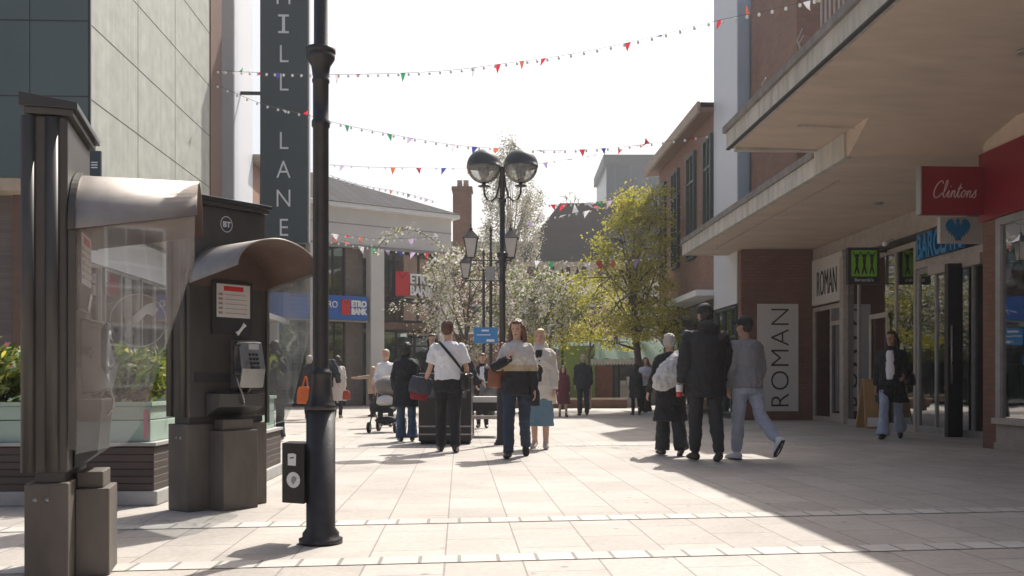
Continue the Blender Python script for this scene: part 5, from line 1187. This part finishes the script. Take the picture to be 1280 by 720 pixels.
jean=cloth('mid blue denim',(.05,.085,.15),.3); djean=cloth('dark blue denim',(.022,.035,.065),.3); ljean=cloth('pale blue denim',(.30,.36,.46),.15); grh=cloth('grey marl jersey',(.22,.23,.24),.1); ltr=cloth('pale grey joggers',(.34,.38,.46),.08)
shb=mat('black leather shoes',(.02,.017,.015),.4); shw=mat('white trainers',(.62,.64,.68),.5); bro=mat('tan brown leather',(.22,.07,.03),.45); red_=cloth('maroon cloth',(.13,.02,.035))
# striped sweater: white, beige, black bands by height
def sweater():
    m,t,p=nt('banded sweater wool'); tc=N(t,'ShaderNodeTexCoord'); sp_=N(t,'ShaderNodeSeparateXYZ'); t.links.new(tc.outputs['Object'],sp_.inputs[0])
    cr=N(t,'ShaderNodeValToRGB'); cr.color_ramp.interpolation='CONSTANT'; e=cr.color_ramp.elements
    e[0].position=0; e[0].color=(.018,.017,.018,1); e[1].position=.590; e[1].color=(.45,.36,.24,1); q=e.new(.635); q.color=(.52,.50,.47,1)
    d=N(t,'ShaderNodeMath',operation='DIVIDE'); d.inputs[1].default_value=1.8; t.links.new(sp_.outputs[2],d.inputs[0]); t.links.new(d.outputs[0],cr.inputs[0]); t.links.new(cr.outputs[0],p.inputs['Base Color']); p.inputs['Roughness'].default_value=.9; return m
def G(px,py): g=gnd(px,py); return (g.x,g.y)
# 1 woman with hand at her mouth
t,a=person('woman in a banded cream sweater and blue jeans, one hand at her mouth',G(646,572),176,1.72,legs=((-12,22),(13,5)),
  arms=(((-.25,.12,-1),(-.05,.15,-1)),((.28,.25,-.95),(-.62,.72,.72))),head=(8,10),hair=('long','brown'),top=(sweater(),.80,.028,0),bottom=('jeans',djean),shoes=shb,female=True,vox=.0095,build=1.05)
p0,p1,p2,u,f,s=a['AR'][1]
bag('rust brown shoulder bag at the hip of the woman in the banded sweater','bag',wp(t,a['S']((.27,-.02,1.02))),(.20,.12,.27),bro,[wp(t,a['S']((.22,-.03,1.14))),wp(t,a['S']((.20,.02,1.42))),wp(t,a['S']((.17,-.05,1.40))),wp(t,a['S']((.22,-.08,1.14)))],strapm=bro,rot=0)
# jacket carried over her forearm
c=wp(t,a['S'](p1*.5+p2*.5)); o=thing('folded_jacket','black jacket folded over the raised forearm of the woman in the banded sweater','jacket',c); b=MB().loft([c+Vector((-.13,-.02,-.06)),c+Vector((-.02,-.05,0)),c+Vector((.10,-.02,.07))],[(.05,.07),(.06,.08),(.04,.06)],12).build('cloth',blk,o); rem(b,.01,.02,.06)
c=wp(t,a['S'](a['AR'][0][2])); o=thing('black_pouch','small black bag hanging from the lowered hand of the woman in the banded sweater','bag',c); b=MB().loft([c+Vector((0,0,.06)),c+Vector((0,0,-.05)),c+Vector((0,0,-.2))],[(.03,.02),(.06,.04),(.055,.035)],12).build('bag_body',blk,o); rem(b,.01,.01,.06)
# 2 blond woman with white hoodie, vest, skirt
person('blond woman in a white hooded jacket, black vest and mid blue skirt',G(675,561),172,1.68,legs=((6,4),(-6,8)),arms=(((-.2,.05,-1),(-.05,.25,-1)),((.2,.05,-1),(.0,.3,-1))),
  hair=('shortf','blond'),coat=(crm,.66,.05,.03,'hood',blk),bottom=('skirt',cloth('blue grey skirt',(.13,.22,.29)),.34,.02),shoes=mat('pale sandals',(.45,.38,.33),.5),female=True,build=1.08)
# 3 man in white shirt from behind
t,a=person('man in a white short sleeved shirt and black trousers seen from behind',G(560,565),4,1.76,legs=((9,5),(-9,8)),lean=2,arms=(((-.25,.0,-1),(-.35,.35,-.9)),((.28,-.02,-1),(-.1,.5,-.9))),head=(18,0),
  hair=('short','ginger'),top=(wht,.93,.022,None,.2),bottom=('trousers',blk),shoes=shb,vox=.0095,build=1.08)
S=a['S']
bag('black shoulder bag at the right hip of the man in the white shirt','bag',wp(t,S((.21,.0,.93))),(.17,.26,.24),M['door_black'],[wp(t,S((.20,-.02,1.06))),wp(t,S((.10,-.145,1.2))),wp(t,S((-.05,-.145,1.38))),wp(t,S((-.12,-.03,1.47))),wp(t,S((-.02,.12,1.36))),wp(t,S((.16,.1,1.1)))],name='messenger_bag',strapm=blk)
h=wp(t,S(a['AR'][0][2])); o=thing('folded_jacket','slate grey jacket with red lining carried by the man in the white shirt','jacket',(h.x-.12,h.y,h.z-.1))
b=MB().loft([(h.x-.02,h.y,h.z+.1),(h.x-.04,h.y,h.z),(h.x-.06,h.y,h.z-.12)],[(.13,.06),(.16,.08),(.15,.07)],14).build('cloth',cloth('slate cloth',(.05,.055,.075)),o); rem(b,.012,.02,.07)
b=MB().loft([(h.x-.06,h.y,h.z-.11),(h.x-.07,h.y,h.z-.2)],[(.13,.06),(.11,.05)],14).build('lining',cloth('red lining',(.22,.015,.02)),o); rem(b,.012,.01,.07)
# 4 tall man in black
t,a=person('tall man in a black hooded coat and black trousers walking away',G(882,576),8,1.86,legs=((10,8),(-9,6)),lean=2,arms=(((-.2,-.1,-1),(-.08,.2,-1)),((.25,.0,-1),(-.1,.3,-.9))),head=(-12,0),
  hair=('short','black'),hat=(blk,'beanie'),coat=(cloth('black padded coat',(.012,.012,.015),.1,.7),.72,.058,.0,'hood'),bottom=('joggers',chr_),shoes=shb,build=1.22,vox=.0095,skinm=SK2)
h=wp(t,a['S'](a['AR'][0][2]+a['AR'][0][4]*.07))
o=thing('drink_cup','white and red cup in the left hand of the tall man in black','cup',(h.x-.02,h.y,h.z-.08)); MB().lathe([(.03,0),(.038,.06)],(h.x-.03,h.y-.03,h.z-.09),14).build('cup_base',M['red'],o); MB().lathe([(.038,.0),(.042,.07),(.036,.085)],(h.x-.03,h.y-.03,h.z-.029),14).build('cup_top',M['white'],o)
# 5 youth in grey
person('youth in a grey hooded top, pale joggers and white trainers striding away',G(934,575),24,1.72,legs=((8,4),(-20,30)),lean=4,arms=(((-.22,-.1,-1),(.12,.35,-.9)),((.2,-.1,-1),(-.1,.45,-.85))),head=(-25,0),
  hair=('short','black'),hat=(cloth('black cap cloth',(.015,.013,.014)),'cap'),top=(grh,.82,.042,0),bottom=('joggers',ltr),shoes=shw,shoe_sole=M['black'],build=1.0,vox=.0095,skinm=SK2)
# 6 older woman with pale jacket over shoulder
t,a=person('older woman with short grey hair, black dress and wide dark trousers walking away',G(838,569),10,1.56,legs=((8,5),(-8,12)),arms=(((-.3,.1,-1),(-.1,.5,-.8)),((.2,0,-1),(.0,.2,-1))),hair=('shortf','grey'),
  top=(blk,.5,.04,.03),bottom=('wide',chr_),shoes=shb,female=True,build=1.1,vox=.0095,lean=4)
c=wp(t,a['S']((-.08,-.19,1.17)))
o=thing('folded_jacket','off white padded jacket slung over the shoulder of the older woman in black','jacket',c)
b=MB().loft([c+Vector((.10,.10,.26)),c+Vector((.10,.0,.16)),c+Vector((.02,-.02,.0)),c+Vector((-.13,-.01,-.14)),c+Vector((-.18,0,-.2))],[(.04,.04),(.12,.07),(.18,.10),(.12,.08),(.04,.04)],16).build('cloth',cloth('off white padding',(.60,.58,.57),.06),o); rem(b,.012,.035,.09,1)
# 7 woman in the shade
t,a=person('woman in open black coat, white top and pale flared jeans walking in the shade',G(1114,549),152,1.80,legs=((-18,20),(18,3)),arms=(((-.35,-.05,-1),(.1,.7,-.3)),((.22,.0,-1),(.05,.2,-1))),head=(18,4),
  hair=('long','black'),coat=(blk,.62,.05,.04,'no',wht),bottom=('flared',ljean),shoes=shb,female=True,skinm=SK2)
c=wp(t,a['S']((.0,.2,.78)));bag('small black shoulder bag worn by the woman in the shade','bag',(wp(t,a['S']((-.27,.02,.95)))),(.2,.12,.2),M['door_black'],[wp(t,a['S']((-.25,.02,1.05))),wp(t,a['S']((-.2,.04,1.45))),wp(t,a['S']((-.26,-.02,1.05)))])
# 8 woman in black coat and jeans
person('woman in a short black coat and flared blue jeans seen from behind',G(508,552),12,1.56,legs=((3,2),(-4,5)),arms=(((-.2,.1,-1),(.1,.6,-.7)),((.2,.1,-1),(-.1,.6,-.7))),hair=('bob','black'),coat=(blk,.62,.055,.03,'no'),bottom=('flared',jean),shoes=mat('brown boots',(.06,.035,.03),.5),female=True,build=1.1)
# 9 mother with stroller
person('blond woman in a white top pushing the black pushchair',G(482,534),170,1.62,legs=((-6,6),(8,2)),arms=(((-.2,.3,-1),(.1,.9,-.35)),((.2,.3,-1),(-.1,.9,-.35))),hair=('tail','blond'),top=(wht,.86,.03,0),bottom=('slim',blk),shoes=shb,female=True,vox=.013)
person('fair haired child in beige pointing to the left beside the pushchair',G(466,521),150,1.36,legs=((2,0),(-3,2)),arms=(((-.2,.1,-1),(0,.3,-1)),((.9,.3,-.1),(1,.2,.0))),hair=('shortf','blond'),top=(cloth('beige knit',(.40,.29,.22)),.8,.03,0),bottom=('slim',chr_),shoes=shb,vox=.013)
# 10-12 group at far left
t,a=person('fair haired person in a long dark coat carrying an orange bag',G(387,524),5,1.62,legs=((8,4),(-8,10)),hair=('shortf','grey'),coat=(chr_,.6,.04,.03,'no'),bottom=('slim',blk),shoes=mat('tan boots',(.14,.07,.05),.6),female=True,vox=.013)
bag('bright orange carrier bag held low, left of the nearest lamp column','bag',(at(380,0,23.6).x,23.6,at(0,494,23.6).z),(.36,.16,.42),cloth('orange plastic',(.62,.13,.02)),[(at(378,0,23.6).x,23.6,.8),(at(382,0,23.7).x,23.7,at(0,470,23.6).z),(at(385,0,23.6).x,23.6,.8)],name='carrier_bag')
person('man in a dark jumper walking away, mostly hidden by the nearest lamp column',G(405,526),0,1.80,legs=((6,4),(-6,8)),arms=(((-.4,.1,-1),(-.15,.3,-1)),((.4,.1,-1),(.15,.3,-1))),hair=('short','black'),coat=(nav,.8,.045,0,'no'),bottom=('trousers',blk),shoes=shb,build=1.3,vox=.013)
t,a=person('woman with a dark headscarf and long pale coat just right of the nearest lamp column',G(422,523),2,1.62,legs=((5,4),(-5,6)),hair=('long','black'),coat=(crm,.5,.045,.03,'no'),bottom=('slim',blk),shoes=mat('beige shoes',(.3,.22,.16),.6),female=True,vox=.013)
bag('rust red handbag beside the woman in the long pale coat','bag',(at(433,0,24).x,24,at(0,494,24).z),(.2,.12,.24),cloth('rust leather',(.35,.06,.03)))
# 13 dark figure behind kiosk screen
person('person in a black coat and flared trousers behind the screen of the second kiosk',G(344,551),6,1.60,legs=((6,2),(-6,6)),hair=('long','black'),coat=(blk,.62,.05,.02,'hood'),bottom=('flared',blk),shoes=shb,female=True,vox=.012)
# 14 woman behind bench
t,a=person('woman with tied back hair, dark jacket and white top behind the bench table',G(603,535),178,1.52,legs=((3,2),(-3,4)),arms=(((-.2,.1,-1),(.3,.7,-.5)),((.2,.1,-1),(-.3,.7,-.5))),hair=('tail','brown'),coat=(blk,.8,.045,0,'no',wht),bottom=('slim',blk),shoes=shb,female=True,vox=.012)
bag('grey patterned bag held by the woman behind the bench table','bag',(at(609,0,18.6).x,18.6,at(0,487,18.6).z),(.30,.16,.3),cloth('grey patterned cloth',(.16,.16,.17),.7))
# 15 person in dark behind the white shirt man
person('dark haired person in a black jacket partly hidden behind the man in the white shirt',G(578,545),175,1.60,legs=((3,2),(-3,4)),arms=(((-.4,.1,-1),(-.5,.5,-.4)),((.2,.1,-1),(-.3,.7,-.5))),hair=('bob','brown'),coat=(chr_,.7,.045,.02,'no'),bottom=('slim',blk),shoes=shb,female=True,vox=.013)
person('dark haired woman whose head shows left of the man in the white shirt',G(541,543),170,1.80,legs=((3,2),(-3,4)),hair=('bob','black'),coat=(blk,.7,.045,.02,'no'),bottom=('slim',blk),shoes=shb,female=True,vox=.013)
# 16-18 far people
person('girl in a maroon coat far off in front of the lime stall wall',G(704,521),185,1.38,legs=((8,4),(-8,10)),hair=('long','brown'),coat=(red_,.45,.04,.04,'no'),bottom=None,shoes=shb,female=True,vox=.014)
person('bald man in dark navy walking away in the middle distance',G(729,519.5),3,1.72,legs=((5,3),(-5,4)),hair=('balding','grey'),coat=(nav,.78,.045,0,'no'),bottom=('trousers',cloth('navy jeans',(.022,.026,.04))),shoes=shb,build=1.12,vox=.013)
person('woman in a white top and dark trousers with folded arms by the market stall',G(807,518),175,1.66,legs=((5,2),(-5,5)),arms=(((-.3,.15,-1),(.75,.55,.1)),((.3,.15,-1),(-.75,.55,.05))),hair=('long','ginger'),top=(cloth('pale lilac top',(.60,.58,.66)),.85,.03,0),bottom=('slim',chr_),shoes=shw,female=True,vox=.013)
person('person in a dark coat behind the older woman with grey hair',G(795,519),10,1.45,legs=((5,2),(-5,5)),hair=('bob','black'),coat=(chr_,.6,.05,.03,'no'),bottom=('slim',blk),shoes=shb,female=True,vox=.014)
# pushchair
px_,py_=G(484,540); o=thing('pushchair','black pushchair with grey hood and pale blanket pushed by the blond woman','pushchair',(px_,py_,0),R(-8)); L=dict(local=True)
MB().tube([(-.24,.35,1.0),(-.24,-.05,.5),(-.24,-.35,.12)],.014).tube([(.24,.35,1.0),(.24,-.05,.5),(.24,-.35,.12)],.014).tube([(-.24,.30,.12),(-.24,-.2,.55)],.012).tube([(.24,.30,.12),(.24,-.2,.55)],.012).tube([(-.24,.35,1.0),(.24,.35,1.0)],.018).tube([(-.24,.3,.12),(.24,.3,.12)],.012).build('frame',M['iron'],o,**L)
b=MB().loft([(0,.18,.85),(0,.1,.6),(0,-.1,.45),(0,-.32,.42)],[(.2,.05),(.22,.08),(.22,.10),(.2,.05)],14).build('seat',blk,o,**L); rem(b,.012,.015,.08)
b=MB().ball((0,.08,.86),(.24,.26,.2),16,10).build('hood',cloth('grey hood cloth',(.20,.18,.17)),o,**L)
b=MB().ball((0,-.12,.58),(.17,.2,.12),14,8).build('blanket',cloth('pale blanket',(.6,.58,.55)),o,**L); rem(b,.012,.02,.06)
b=MB().loft([(0,.15,.22),(0,-.15,.22)],[(.2,.07)]*2,12).build('basket',chr_,o,**L)
for x in (-.25,.25):
    for y,r_ in ((.3,.13),(-.35,.10)):
        w=MB().loft([(x-.02,y,r_),(x+.02,y,r_)],[r_]*2,20).build('wheel',M['rubber'],o,**L); MB().loft([(x-.024,y,r_),(x+.024,y,r_)],[r_*.55]*2,12).build('rim',M['frame_grey'],w,**L)
HAZE=.0009;SUN,SKY,EXPO,DUST,AIR,OZ=4.9,.115,.43,6.0,1.0,1.0
# ================= camera, sun, sky
cam=bpy.data.cameras.new('camera'); co=bpy.data.objects.new('camera',cam); COL.objects.link(co)
co.location=(0,0,CH); co.rotation_euler=(R(90),0,0); cam.sensor_width=36; cam.lens=F/1280*36; cam.shift_y=(HZ-360)/1280; cam.clip_start=.1; cam.clip_end=3000
SC.camera=co
SA,SBv=.37,.74
sd=FS.to_3x3()@Vector((SA,SBv,1)); sd.normalize(); el=math.asin(sd.z); az=math.atan2(sd.x,sd.y)
su_=bpy.data.lights.new('sun','SUN'); su_.energy=SUN; su_.angle=R(.6); su_.color=(1,.955,.88); so=bpy.data.objects.new('sun',su_); COL.objects.link(so)
so.rotation_euler=sd.to_track_quat('Z','Y').to_euler(); so.location=(10,20,30)
w=bpy.data.worlds.new('World'); SC.world=w; w.use_nodes=True; t=w.node_tree; bg=t.nodes['Background']
sk=t.nodes.new('ShaderNodeTexSky'); sk.sky_type='NISHITA'; sk.sun_disc=False; sk.sun_elevation=el; sk.sun_rotation=az; sk.dust_density=DUST; sk.air_density=AIR; sk.ozone_density=OZ; sk.altitude=0
t.links.new(sk.outputs[0],bg.inputs[0]); bg.inputs[1].default_value=SKY
SC.view_settings.view_transform='Standard'; SC.view_settings.look='None'; SC.view_settings.gamma=1; SC.view_settings.exposure=EXPO
SC.render.engine='CYCLES'
SC.cycles.max_bounces=8; SC.cycles.transparent_max_bounces=16
hz=MB().box(-420,420,-80,950,-1,60).build('haze',None,kind='stuff') if HAZE else None
if hz:
    m=bpy.data.materials.new('thin haze'); m.use_nodes=True; t=m.node_tree; t.nodes.remove(t.nodes['Principled BSDF'])
    v=t.nodes.new('ShaderNodeVolumePrincipled'); v.inputs['Color'].default_value=(.95,.96,1,1); v.inputs['Density'].default_value=HAZE; v.inputs['Anisotropy'].default_value=.5
    t.links.new(v.outputs[0],t.nodes['Material Output'].inputs['Volume']); hz.data.materials.clear(); hz.data.materials.append(m)
